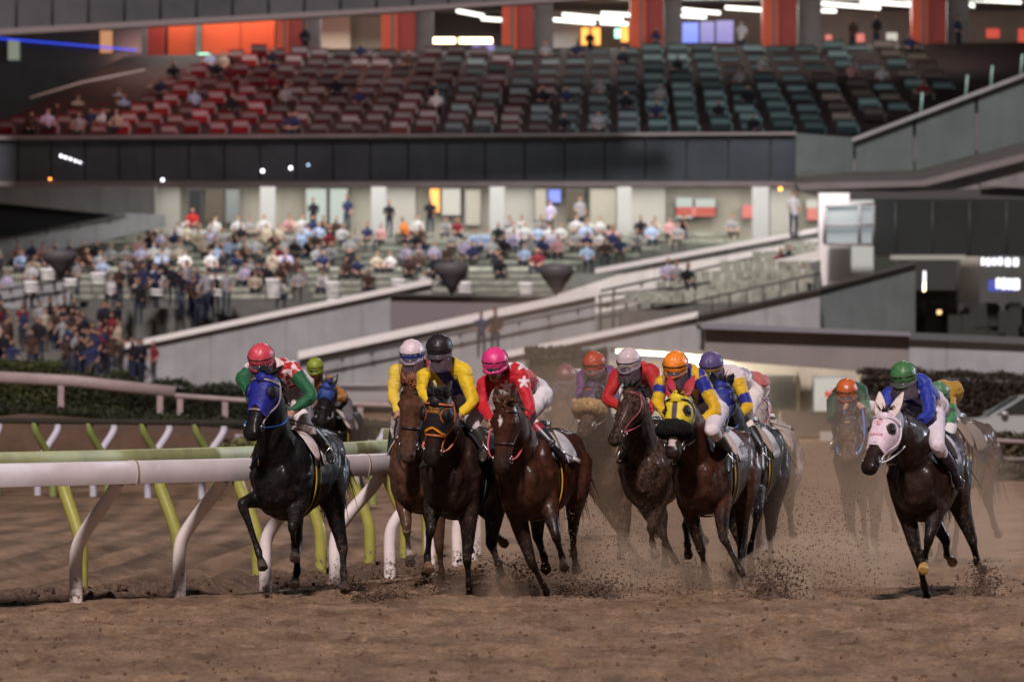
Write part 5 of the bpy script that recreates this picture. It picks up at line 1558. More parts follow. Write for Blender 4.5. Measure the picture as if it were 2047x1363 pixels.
# ------------------------------------------------------------------ spectators
def person_mesh(pose, shirt, hair=(.012, .010, .010), legs=(.03, .03, .04), skin=(.38, .22, .16)):
    key = (pose,)
    if key not in _PM:
        mb = MB()
        if pose == 'stand':
            hd, nk, ch, pv = (0, 0, 1.62), (0, .02, 1.45), (0, .02, 1.28), (0, .02, .93)
            limbs = [((.09, 0, .93), (.10, -.02, .50), (.10, .03, .06), (.10, -.12, .03)), ((-.09, 0, .93), (-.10, -.02, .50), (-.10, .03, .06), (-.10, -.12, .03))]
            arms = [((.19, .02, 1.38), (.25, .03, 1.12), (.20, -.12, .92)), ((-.19, .02, 1.38), (-.25, .03, 1.12), (-.16, -.18, 1.05))]
        elif pose == 'walk':
            hd, nk, ch, pv = (.02, -.03, 1.62), (0, .0, 1.45), (0, .02, 1.28), (0, .04, .93)
            limbs = [((.09, 0, .93), (.12, -.18, .52), (.12, -.12, .06), (.12, -.26, .04)), ((-.09, .05, .93), (-.10, .05, .50), (-.10, .28, .10), (-.10, .16, .03))]
            arms = [((.19, .02, 1.38), (.26, .14, 1.12), (.24, .05, .90)), ((-.19, .02, 1.38), (-.27, -.08, 1.14), (-.22, -.28, 1.02))]
        else:
            ln = {'sit': 0., 'sitlean': -.16, 'sitback': .10}[pose]
            hd, nk, ch, pv = (.02, ln*1.3-.04, 1.18), (0, ln*.9, 1.02), (0, ln*.6, .84), (0, .05, .48)
            limbs = [((.09, 0, .48), (.13, -.42, .50), (.13, -.38, .06), (.13, -.52, .03)), ((-.09, 0, .48), (-.15, -.42, .50), (-.16, -.36, .06), (-.16, -.5, .03))]
            arms = [((.19, ln*.8, .95), (.26, ln*.5-.08, .70), (.12, -.30, .58)), ((-.19, ln*.8, .95), (-.26, ln*.5-.06, .70), (-.10, -.32, .60))]
            if pose == 'sitlean': arms[0] = ((.19, ln*.8, .95), (.22, -.30, .72), (.06, -.30, .98))
        mb.ell(hd, (.082, .098, .118)); mb.tube([nk, np.array(hd)-np.array((0, 0, .06))], .05, n=8)
        mb.tube([pv, np.array(pv)*.5+np.array(ch)*.5, ch, np.array(ch)*.35+np.array(nk)*.65, nk], [(.16, .11), (.15, .105), (.175, .12), (.15, .095), (.06, .06)], n=14, side=(1, 0, 0), sub=2)
        for l_ in limbs: mb.tube(l_, [.085, .062, .045, .042], n=9, sub=3)
        for a in arms: mb.tube(a, [.062, .046, .034], n=8, sub=3); mb.ell(a[2], (.04, .045, .05), n=8, m=6)
        V, Fa = remesh(mb, .030, 1)
        d = np.full(len(V), 9.); lb = np.zeros(len(V), int)
        def seg(a, b, L, r):
            nonlocal d, lb
            a, b = np.array(a), np.array(b); ab = b-a; t = np.clip((V-a) @ ab/(ab @ ab), 0, 1); q = np.linalg.norm(V-a-t[:, None]*ab, axis=1)-r
            k = q < d; d[k] = q[k]; lb[k] = L
        seg(hd, np.array(hd)+np.array((0, 0, .001)), 2, .1); seg(nk, hd, 2, .05); seg(pv, ch, 0, .15); seg(ch, nk, 0, .13)
        for l_ in limbs:
            for i in range(3): seg(l_[i], l_[i+1], 1, .06)
        for a in arms: seg(a[0], a[1], 0, .055); seg(a[1], a[2], 3, .04); seg(a[2], np.array(a[2])+np.array((0, 0, .001)), 2, .05)
        hm = (lb == 2) & (np.linalg.norm(V-np.array(hd), axis=1) < .15) & ((V[:, 2] > hd[2]+.045) | (V[:, 1] > hd[1]+.015))
        lb[hm] = 4
        _PM[key] = (V, Fa, lb)
    V, Fa, lb = _PM[key]
    C = np.zeros((len(V), 3)); C[lb == 0] = shirt; C[lb == 1] = legs; C[lb == 2] = skin; C[lb == 3] = skin if (hash(pose) + int(shirt[0]*100)) % 2 == 0 else shirt; C[lb == 4] = hair
    me = mkmesh('person', V, Fa, C); me.materials.append(M_CLOTH); return me
_PM = {}
SHIRTS = {'white shirt': (.44, .43, .45), 'pale blue shirt': (.30, .38, .56), 'black top': (.016, .015, .02), 'navy jacket': (.025, .03, .075), 'grey shirt': (.24, .23, .25), 'cream shirt': (.36, .31, .25), 'lilac shirt': (.38, .34, .50), 'dark brown jacket': (.05, .03, .025), 'dusty pink shirt': (.45, .24, .25), 'maroon top': (.14, .02, .03)}
def build_crowd():
    rnd = random.Random(21); cache = {}
    wts = [9, 4, 8, 6, 5, 4, 3, 5, 2, 1]; names = list(SHIRTS)
    cols = [(534, 'one'), (757, 'two'), (994, 'three'), (1248, 'four'), (1521, 'five')]
    def put(px_, py, Y, pose, shirt=None, where='', group='spectators on the lower terrace', rot=None, dim=None):
        shirt = shirt or rnd.choices(names, wts)[0]; k = (pose, shirt)
        if k not in cache: cache[k] = person_mesh(pose, SHIRTS[shirt], legs=rnd.choice(((.03, .03, .04), (.05, .045, .04), (.02, .025, .05))))
        o = mkobj('person', cache[k], None); p = W(px_, py, Y); o.location = p; o.rotation_euler = (0, 0, rnd.uniform(-.5, .5) if rot is None else rot); s = rnd.uniform(1.02, 1.16); o.scale = (s, s, s)
        pn = {'sit': 'sitting', 'sitlean': 'chin on hand', 'sitback': 'sitting back', 'stand': 'standing', 'walk': 'walking'}[pose]
        tag(o, f'spectator in {shirt} {pn} {where}', 'person', group); return o
    def near(x):
        c = min(cols, key=lambda q: abs(q[0]-x)); d = x-c[0]
        return f'{"below" if abs(d) < 40 else "left of" if d < 0 else "right of"} white column {c[1]}'
    SHIRTS['bright orange shirt'] = (.62, .17, .02); SHIRTS['red top'] = (.42, .03, .03)
    used = 0
    rn = ['on step one', 'on step two', 'on step three', 'on step four', 'on step five', 'on step six', 'on step seven', 'on step eight', 'on step nine', 'on step ten']
    for i, (y, Y) in enumerate(ROWS):
        x = -10 if i > 2 else 300
        lim = 1480 if i < 2 else 1360-i*40 if i < 5 else 1140-i*12
        while x < lim:
            dn = (.85 if x < 640 else .62 if x < 1110 else .55) if i < 4 else (.70 if x < 640 else .50) if i < 7 else (.30 if x < 600 else .12)
            if i < 1: dn *= .75
            if 1120 < x < 1230 and i > 3: dn *= .4
            if rnd.random() < dn*.80:
                put(x, y, Y+.55, rnd.choice(('sit', 'sit', 'sitlean', 'sitback')), where=f'{rn[i]} {near(x)}'); used += 1
            x += rnd.uniform(21, 30)
    put(812, 492, 268, 'sitlean', 'bright orange shirt', 'leaning over right of column two', rot=-.9)
    put(384, 476, 270, 'sit', 'red top', 'on the second step near the dark door')
    for x, y, Y, s, wh in ((778, 475, 271, 'black top', 'beside the second white column'), (694, 470, 272, 'navy jacket', 'left of the second white column'), (1160, 470, 272, 'grey shirt', 'before the brown door'), (1586, 474, 239, 'white shirt', 'on the stair by the glass cabin'), (860, 474, 272, 'black top', 'before the orange sign'), (626, 470, 272, 'black top', 'before the pale windows'), (154, 600, 248, 'grey shirt', 'at the left end of the terrace'), (1100, 478, 271, 'lilac shirt', 'under the blue screen')):
        put(x, y, Y, 'stand', s, 'on the steps '+wh, 'standing spectators in the stand', rot=rnd.uniform(-1, 1))
    for x, y, Y, s, wh in ((1560, 560, 236.5, 'maroon top', 'beside a companion in black left of the white pillar'), (1576, 562, 236.3, 'black top', 'beside a companion in maroon left of the white pillar'), (1606, 592, 232, 'white shirt', 'alone near the foot of the white pillar'), (1334, 588, 230, 'lilac shirt', 'leftmost of three by the railing'), (1352, 590, 230, 'grey shirt', 'middle of three by the railing'), (1374, 594, 229.5, 'black top', 'rightmost of three by the railing')):
        put(x, y, Y, 'sit', s, wh, 'spectators on the small terrace')
    # standing crowd on the apron at the left
    for i in range(78):
        f = rnd.random(); x = rnd.uniform(-20, 330-f*60) if i % 4 else rnd.uniform(120, 330)
        y = 772-92*f if x < 240 else 768; Y = 236+8*f
        lab = 'at the front of the crowd' if f < .33 else 'in the middle of the crowd' if f < .66 else 'at the back of the crowd'
        lab += ' by the left edge' if x < 90 else ' behind the left hedge' if x < 190 else ' by the ramp wall'
        put(x, y, Y, rnd.choice(('stand', 'stand', 'walk')), rnd.choices(names, [1, 0, 14, 9, 3, 1, 0, 9, 0, 2])[0], lab, 'standing crowd on the apron', rot=rnd.uniform(-1.2, 1.2))  # mostly dark clothes: the shade over this crowd put into their colours
    for i in range(16):
        f = rnd.random(); put(rnd.uniform(225, 470), 650-10*f+rnd.uniform(-30, 10), 243+2*f, rnd.choice(('walk', 'stand')), rnd.choices(names, [1, 0, 14, 8, 3, 0, 0, 8, 0, 3])[0], 'on the stairs above the long ramp wall', 'standing crowd on the stairs', rot=rnd.uniform(-1, 1))  # dark clothes here too, in place of shade on the stairs
    for x, s in ((962, 'navy jacket'), (990, 'dark brown jacket')): put(x, 716, 217.5, 'stand', s, 'on the ramp behind the pink capped rider', 'pair on the ramp')
    # upper tier: scattered among the seats
    for i in range(56):
        xx, y, Y, wd, key, r = SEATS[rnd.randrange(len(SEATS))]
        if i < 18: xx, y, Y, wd, key, r = rnd.choice([s for s in SEATS if s[0] < 620])
        p = put(xx+rnd.uniform(-10, 10), y+24, Y-.1, rnd.choice(('sit', 'sitback')), rnd.choices(names, [2, 2, 8, 6, 5, 2, 2, 6, 1, 2])[0], f'in upper tier row {["one","two","three","four","five","six","seven","eight","nine"][r]} {"beneath the orange wall" if xx < 560 else "before the orange columns" if xx < 1500 else "by the right parapet"}', 'spectators in the upper tier')
    for x, y, s in ((1312, 128, 'navy jacket'), (1482, 118, 'white shirt'), (1180, 128, 'black top'), (1752, 108, 'black top'), (1915, 112, 'navy jacket'), (1705, 112, 'dark brown jacket'), (610, 128, 'black top')):
        put(x, y, 281, 'stand', s, 'at the back of the upper tier', 'standing spectators in the upper tier', rot=rnd.uniform(-1, 1))
build_crowd()

# ------------------------------------------------------------------ between the track and the stand
M_LEAF = mat("leaves", rough=.7, spec=.25, attr=True, noise=.3, nscale=6)
def hedge(label, x0, x1, ytop, Y, zb, depth, col, seed, n=5200, cat='hedge', ytop2=None, leaf=.09, name='hedge', rough=.18):
    rnd = np.random.default_rng(seed); yt2 = ytop if ytop2 is None else ytop2
    a, b = W(x0, ytop, Y), W(x1, yt2, Y); mb = MB()
    P = [(a[0]+.1, Y+.15, zb), (b[0]-.1, Y+.15, zb), (b[0]-.1, Y+.15, b[2]-.15), (a[0]+.1, Y+.15, a[2]-.15)]
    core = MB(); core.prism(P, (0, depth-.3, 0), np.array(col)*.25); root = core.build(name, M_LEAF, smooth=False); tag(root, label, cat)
    V, Fa, C = [], [], []
    for i in range(n):
        u = rnd.random(); zt = (a[2]+(b[2]-a[2])*u) + (vnoise(np.array([[a[0]+(b[0]-a[0])*u, 0, 0]]), 2.2, seed)[0]-.5)*rough*2
        side = rnd.random()
        p = np.array([a[0]+(b[0]-a[0])*u, Y+rnd.normal(0, .06) if side < .7 else Y+rnd.random()*depth, zb+(zt-zb)*rnd.random()**.8 if side < .7 else zt+rnd.normal(0, .05)])
        d = nrm(rnd.normal(0, 1, 3)); e = nrm(np.cross(d, rnd.normal(0, 1, 3))); s = leaf*rnd.uniform(.6, 1.4); k = len(V)
        V += [p-d*s, p+e*s*.5, p+d*s, p-e*s*.5]; Fa.append((k, k+1, k+2, k+3)); C += [np.array(col)*rnd.uniform(.45, 1.6)]*4
    mb.add(V, Fa, np.array(C)); mb.build('leaves', M_LEAF, root, smooth=False); return root
def simple_rail(label, pts, Y, h, m, posts, pm, name='outer_rail', r=.09, drop=1.6):
    o = empty(name, W(*pts[0], Y)); tag(o, label, 'rail', 'rails beyond the track')
    P = [W(*p, Y) for p in pts]; mb = MB(); mb.tube(P, [(r, h)]*len(P), n=10, side=(0, 1, 0), sub=1); mb.build('rail_beam', m, o)
    for x in posts:
        y = np.interp(x, [p[0] for p in pts], [p[1] for p in pts]); p = W(x, y, Y); mb = MB(); mb.box((p[0]-.07, Y-.05, p[2]-drop), (p[0]+.07, Y+.07, p[2])); mb.build('post', pm, o, smooth=False)
    adopt(o)
def build_middle():
    simple_rail('long pinkish grey outer rail in front of the left hedge', [(-40, 752), (150, 762), (350, 784)], 132, .145, bm("rail_pinkish", (.27, .21, .21), rough=.6, noise=.15, nscale=3), (122, 320), BG["rail_pinkish"])
    simple_rail('lower length of pinkish outer rail running behind the leading horse', [(340, 790), (480, 800), (840, 812), (1120, 822)], 138, .07, BG["rail_pinkish"], range(360, 1100, 90), BG["rail_pinkish"])
    simple_rail('low pale rail crossing behind the chestnut horse', [(470, 874), (660, 880), (800, 890), (1000, 898)], 112, .07, bm("rail_lilac", (.34, .30, .34), rough=.6), (), CONC)
    simple_rail('upper pinkish rail at the right edge by the parked car', [(1840, 872), (2090, 886)], 112, .05, BG["rail_pinkish"], (1990,), BG["rail_lilac"], drop=1.2)
    simple_rail('lower dim rail at the right edge', [(1850, 912), (2090, 920)], 108, .05, bm("rail_dim", (.16, .13, .13), rough=.6), (1990, ), BG["rail_dim"], drop=1.)
    hedge('clipped green hedge at the left edge in front of the crowd', -40, 112, 728, 145, .3, 2.4, (.042, .048, .017), 61, 9000, rough=.04, leaf=.045)
    hedge('low untidy shrubs beside the clipped hedge on the left', 112, 250, 752, 150, .3, 2., (.034, .038, .017), 62, 5000, ytop2=762, rough=.2, leaf=.045)
    hedge('dark shrubs at the foot of the long ramp wall', 240, 520, 762, 155, .3, 2., (.020, .023, .011), 63, 7000, ytop2=770, rough=.15, leaf=.045)
    hedge('dark olive bank of clipped plants below the outer rail', -40, 520, 812, 124, .6, 3., (.020, .022, .010), 64, 7000, ytop2=846, rough=.04, leaf=.05)
    bk = poly('bank', [(-60, 838), (300, 862), (540, 884), (560, 940), (-60, 950)], 112, 14., bm('bank_earth', (.095, .055, .038), rough=.95, noise=.3, nscale=1.5, bump=.5, bscale=8)); tag(bk, kind='structure')
    hedge('brown green hedge between the outer rail and the pale rail', 500, 1120, 842, 118, -.1, 2., (.050, .042, .022), 68, 6000, ytop2=850, rough=.1)
    hedge('dull green strip of low plants behind the pale green rail', 420, 1100, 888, 108, -.1, 2., (.085, .085, .035), 69, 5000, ytop2=900, rough=.08)
    hedge('round olive bush behind the maroon capped rider', 1050, 1215, 706, 158, .3, 3., (.036, .036, .018), 65, 9000, leaf=.05, rough=.15, cat='bush', name='bush', ytop2=700)
    hedge('tall dark brown hedge behind the green capped riders', 1722, 2090, 742, 152, .0, 2.4, (.034, .024, .019), 66, 12000, ytop2=756, rough=.05, leaf=.05)
    hedge('dark olive bank at the right edge under the rails', 1830, 2090, 934, 106, -.1, 2., (.040, .036, .020), 67, 4200, ytop2=938, rough=.1)
    hedge('dim olive planting behind the upper right rail', 1830, 2090, 872, 116, -.1, 2., (.060, .050, .026), 70, 4200, ytop2=880, rough=.1)
    f = empty('picket_fence', W(730, 800, 150)); tag(f, 'pale picket fence seen between the leading horse and the chestnut', 'fence'); mb = MB()
    for x in range(656, 812, 7): mb.box(W(x, 812, 150)-np.array((.035, 0, 0)), W(x, 772, 150)+np.array((.035, .05, 0)))
    mb.build('pickets', bm("picket", (.26, .25, .27), rough=.6), f, smooth=False); barpx('top_rail', [(650, 770), (815, 770)], 149.9, .05, BG["picket"], f); adopt(f)
    # low service building with a long fluorescent strip, shutters and a lit window
    s = empty('service_building', W(1560, 800, 165)); tag(s, 'low beige service building with fluorescent strip, shutter and bright window', 'building')
    pbox('front_wall', 1190, 720, 1735, 860, 166, .5, bm("service_wall", (.40, .36, .29), rough=.8, noise=.12, nscale=.7), s)
    poly('roof', [(1410, 652), (1818, 668), (1818, 748), (1735, 742), (1410, 718)], 160, 4., bm("service_roof", (.185, .165, .165), rough=.8, noise=.15, nscale=.6), s)
    poly('roof_edge', [(1400, 648), (1430, 646), (1820, 664), (1820, 672), (1405, 657)], 159.6, 4.6, bm("roof_edge", (.17, .165, .20), rough=.6), s)
    poly('eave', [(1225, 694), (1410, 700), (1735, 728), (1735, 742), (1410, 716), (1225, 704)], 160.5, 4., bm("eave", (.12, .105, .10), rough=.8), s)
    for x0, x1, y0, y1 in ((1232, 1330, 698, 707), (1331, 1388, 705, 712), (1390, 1497, 710, 719)):
        mb = MB(); mb.prism([W(x0, y0, 160.2), W(x0, y0+8, 160.2), W(x1, y1+5, 160.2), W(x1, y1-3, 160.2)], (0, .15, 0)); mb.build('light_tube', em("service_tube", (1, .95, .72), 4.) if "service_tube" not in bpy.data.materials else bpy.data.materials["service_tube"], s, smooth=False)
    for x0, x1 in ((1508, 1516), (1590, 1598)): pbox('shutter_post', x0, 740, x1, 850, 165.6, .2, BG["service_wall"], s)
    mb = MB()
    for k in range(14): mb.prism([W(1527, 748+k*5, 165.7), W(1527, 752.4+k*5, 165.5), W(1588, 752.4+k*5, 165.5), W(1588, 748+k*5, 165.7)], (0, .06, 0))
    mb.build('shutter', bm("shutter", (.40, .38, .36), rough=.5), s, smooth=False)
    w_ = pbox('lit_window', 1628, 756, 1690, 830, 165.6, .2, em("window_glow", (1, .96, .86), .34), s); pbox('window_frame', 1624, 752, 1694, 834, 165.75, .2, CONC, w_)
    mb = MB(); mb.prism([W(x, y, 165.5) for x, y in ((1648, 790), (1652, 778), (1658, 786), (1664, 776), (1670, 788), (1664, 796), (1654, 796))], (0, .05, 0)); mb.build('red_mark', E_REDS, w_, smooth=False)
    pbox('wall_base', 1560, 822, 1735, 866, 164, .6, bm("wall_base", (.26, .22, .19), rough=.8), s); pbox('notice_panel', 1640, 862, 1690, 920, 160, .3, bm("notice", (.34, .31, .29), rough=.7), s)
    adopt(s)
    area(tuple(W(1400, 716, 163)), tuple(W(1450, 900, 163)), 6, 1.5, 420, (1, .93, .78))
    wall_thing('pale concrete wall at the right edge above the brown hedge', [(1817, 678), (2090, 692), (2090, 800), (1817, 790)], 168, .6, CONC, cope=((1812, 676), (2090, 688), 12, bm("wall_cap", (.075, .078, .085), rough=.6)), name='boundary_wall')
    build_car()
def build_car():
    Y = 134; r = empty('parked_car', W(2020, 905, Y)); tag(r, 'silver hatchback parked behind the hedge at the right edge', 'car')
    X0 = W(1893, 0, Y)[0]; body = bm("car_silver", (.40, .42, .43), rough=.3, spec=.6, metal=.3, coat=.6); glass = bm("car_glass", (.02, .024, .026), rough=.08, spec=.8)
    z0 = 0.
    def prof(ps, y0, y1, m, name, par):
        mb = MB(); mb.prism([(X0+x, Y+y0, z0+z) for x, z in ps], (0, y1-y0, 0)); return mb.build(name, m, par, smooth=False)
    lower = [(0, .35), (.05, .70), (.35, .84), (1.0, .93), (4.0, .95), (4.15, .80), (4.2, .35)]
    cabin = [(.95, .92), (1.75, 1.42), (2.3, 1.50), (3.3, 1.48), (3.75, 1.30), (4.02, .94)]
    def shell(ps, w0, w1, m, name, par, zsplit):
        mb = MB(); n = len(ps); rings = []
        for q, sc in ((0, .86), (.08, .97), (.5, 1.), (.92, .97), (1, .86)):
            y = Y+1.65*q; cx = np.mean([p[0] for p in ps]); rings.append([(X0+cx+(x-cx)*(sc if z > zsplit else 1), y, z0+z-(1-sc)*.25*(z-zsplit if z > zsplit else 0)) for x, z in ps])
        mb.loft(rings); return mb.build(name, m, par, smooth=True, sharp=35)
    b = shell(lower, 0, 1, body, 'body', r, .8); shell(cabin, 0, 1, body, 'roof', r, .92)
    prof([(1.16, .97), (1.80, 1.36), (2.28, 1.42), (2.28, .97)], -.015, .05, glass, 'side_window', r); prof([(2.38, .97), (2.38, 1.42), (3.25, 1.40), (3.6, 1.24), (3.72, .97)], -.015, .05, glass, 'side_window', r)
    mb = MB(); mb.prism([(X0+.98, Y+.16, z0+.95), (X0+1.70, Y+.22, z0+1.39), (X0+1.70, Y+1.43, z0+1.39), (X0+.98, Y+1.49, z0+.95)], (-.03, 0, .03)); mb.build('windscreen', glass, r, smooth=False)
    mb = MB(); mb.ell((X0+.16, Y+.12, z0+.70), (.16, .08, .07)); mb.build('headlight', WHITEW, r)
    mb = MB(); mb.ell((X0+1.35, Y-.10, z0+1.0), (.09, .09, .06)); mb.build('wing_mirror', body, r)
    for x in (.75, 3.4):
        mb = MB(); an = np.linspace(0, 2*math.pi, 24, endpoint=False); mb.loft([[(X0+x+math.cos(a)*.31*q, Y+y, z0+.31+math.sin(a)*.31*q) for a in an] for y, q in ((-.02, .8), (-.03, 1), (.18, 1))])
        t = mb.build('wheel', bm("tyre", (.012, .012, .012), rough=.8), r, sharp=40)
    adopt(r)
build_middle()
# ------------------------------------------------------------------ the field
def full(A, col): return np.tile(np.array(col, float), (len(A['V']), 1))
YEL, BLU, RED, WHT, GRN = (.60, .40, .012), (.012, .018, .20), (.40, .010, .016), (.62, .55, .58), (.008, .085, .032)
PUR = (.10, .03, .12)
def silk_a(A):
    C = full(A, RED)
    k = (np.floor(A['lat']/.085+.5)+np.floor(A['ax']/.085)+np.floor(A['up']/.3)) % 2 == 0
    C[k] = (.62, .50, .52)
    C[A['arm'] > .22] = GRN
    return C
def silk_c(A):
    C = full(A, (.60, .42, .05)); x = A['x']
    k = (np.abs(x+.085-.35*(A['z']-.02)) < .05) & (A['arm'] < .35); C[k] = (.45, .02, .02)
    k = (np.abs(x-.10) < .04) & (A['arm'] < .2); C[k] = (.45, .02, .02)
    return C
def silk_d(A):
    C = full(A, YEL); x, z = A['x'], A['z']
    k = (np.abs((x+.06)*.80+(z+.02)*.60) < .058) & (A['arm'] < .30); C[k] = BLU
    C[(A['ax'] < -.225) & (A['ax'] > -.262) & (A['arm'] < 0)] = BLU
    return C
def star(x, z, cx, cz, r):
    a = np.arctan2(z-cz, x-cx); d = np.hypot(x-cx, z-cz)
    return d < r*(.70+.30*np.cos(5*(a-.3)))
def silk_e(A):
    C = full(A, (.42, .008, .018)); x, z = A['x'], A['z']
    for cx, cz, r in ((-.03, -.09, .065), (.135, -.045, .06), (.13, .13, .075), (.05, -.21, .06), (-.16, .03, .06), (-.02, .12, .05)):
        C[star(x, z, cx, cz, r)] = (.62, .55, .58)
    return C
def silk_f(A):
    C = full(A, PUR); C[(A['z'] < -.12) & (np.abs(A['x']) > .08) & (A['arm'] < .4)] = (.35, .22, .02); return C
def silk_h(A): return full(A, (.36, .012, .014))
def silk_i(A):
    C = full(A, (.56, .33, .008)); x = A['x']
    C[(A['arm'] < .2) & (np.abs(x+.02) < .06)] = BLU; C[(A['arm'] < .1) & (np.abs(x-.14) < .03)] = BLU
    C[(A['arm'] > .12) & (A['arm'] < .50)] = BLU
    return C
def silk_j(A):
    C = full(A, (.58, .48, .50)); C[(A['arm'] > .10)] = (.54, .32, .012); C[(A['arm'] > .62) & (A['arm'] < .98)] = BLU
    return C
def silk_l(A):
    C = full(A, (.012, .026, .26)); x, z = A['x'], A['z']
    C[(np.abs((x-.0)*.55+(z+.05)*.83) < .05) & (A['arm'] < .12)] = (.60, .50, .56)
    return C
def silk_m(A):
    C = full(A, (.012, .050, .028)); C[(A['arml'] > .25)] = (.03, .12, .08); return C
def silk_n(A):
    C = full(A, (.30, .17, .02)); C[A['arm'] > .3] = (.012, .15, .06); C[(A['arm'] > .55) & (A['arm'] < .8)] = (.02, .04, .02); return C
def silk_k(A):
    C = full(A, (.36, .10, .10)); k = A['arm'] > .3
    C[k] = np.where((np.floor(A['V'][:, 2]/.045) % 2 == 0)[:, None], (.04, .07, .25), (.5, .5, .55))[k]; return C
def silk_g(A):
    C = full(A, (.045, .035, .075)); return C
def silk_b(A): return full(A, (.26, .10, .012))  # orange darkened, shade on this rider put into the colour

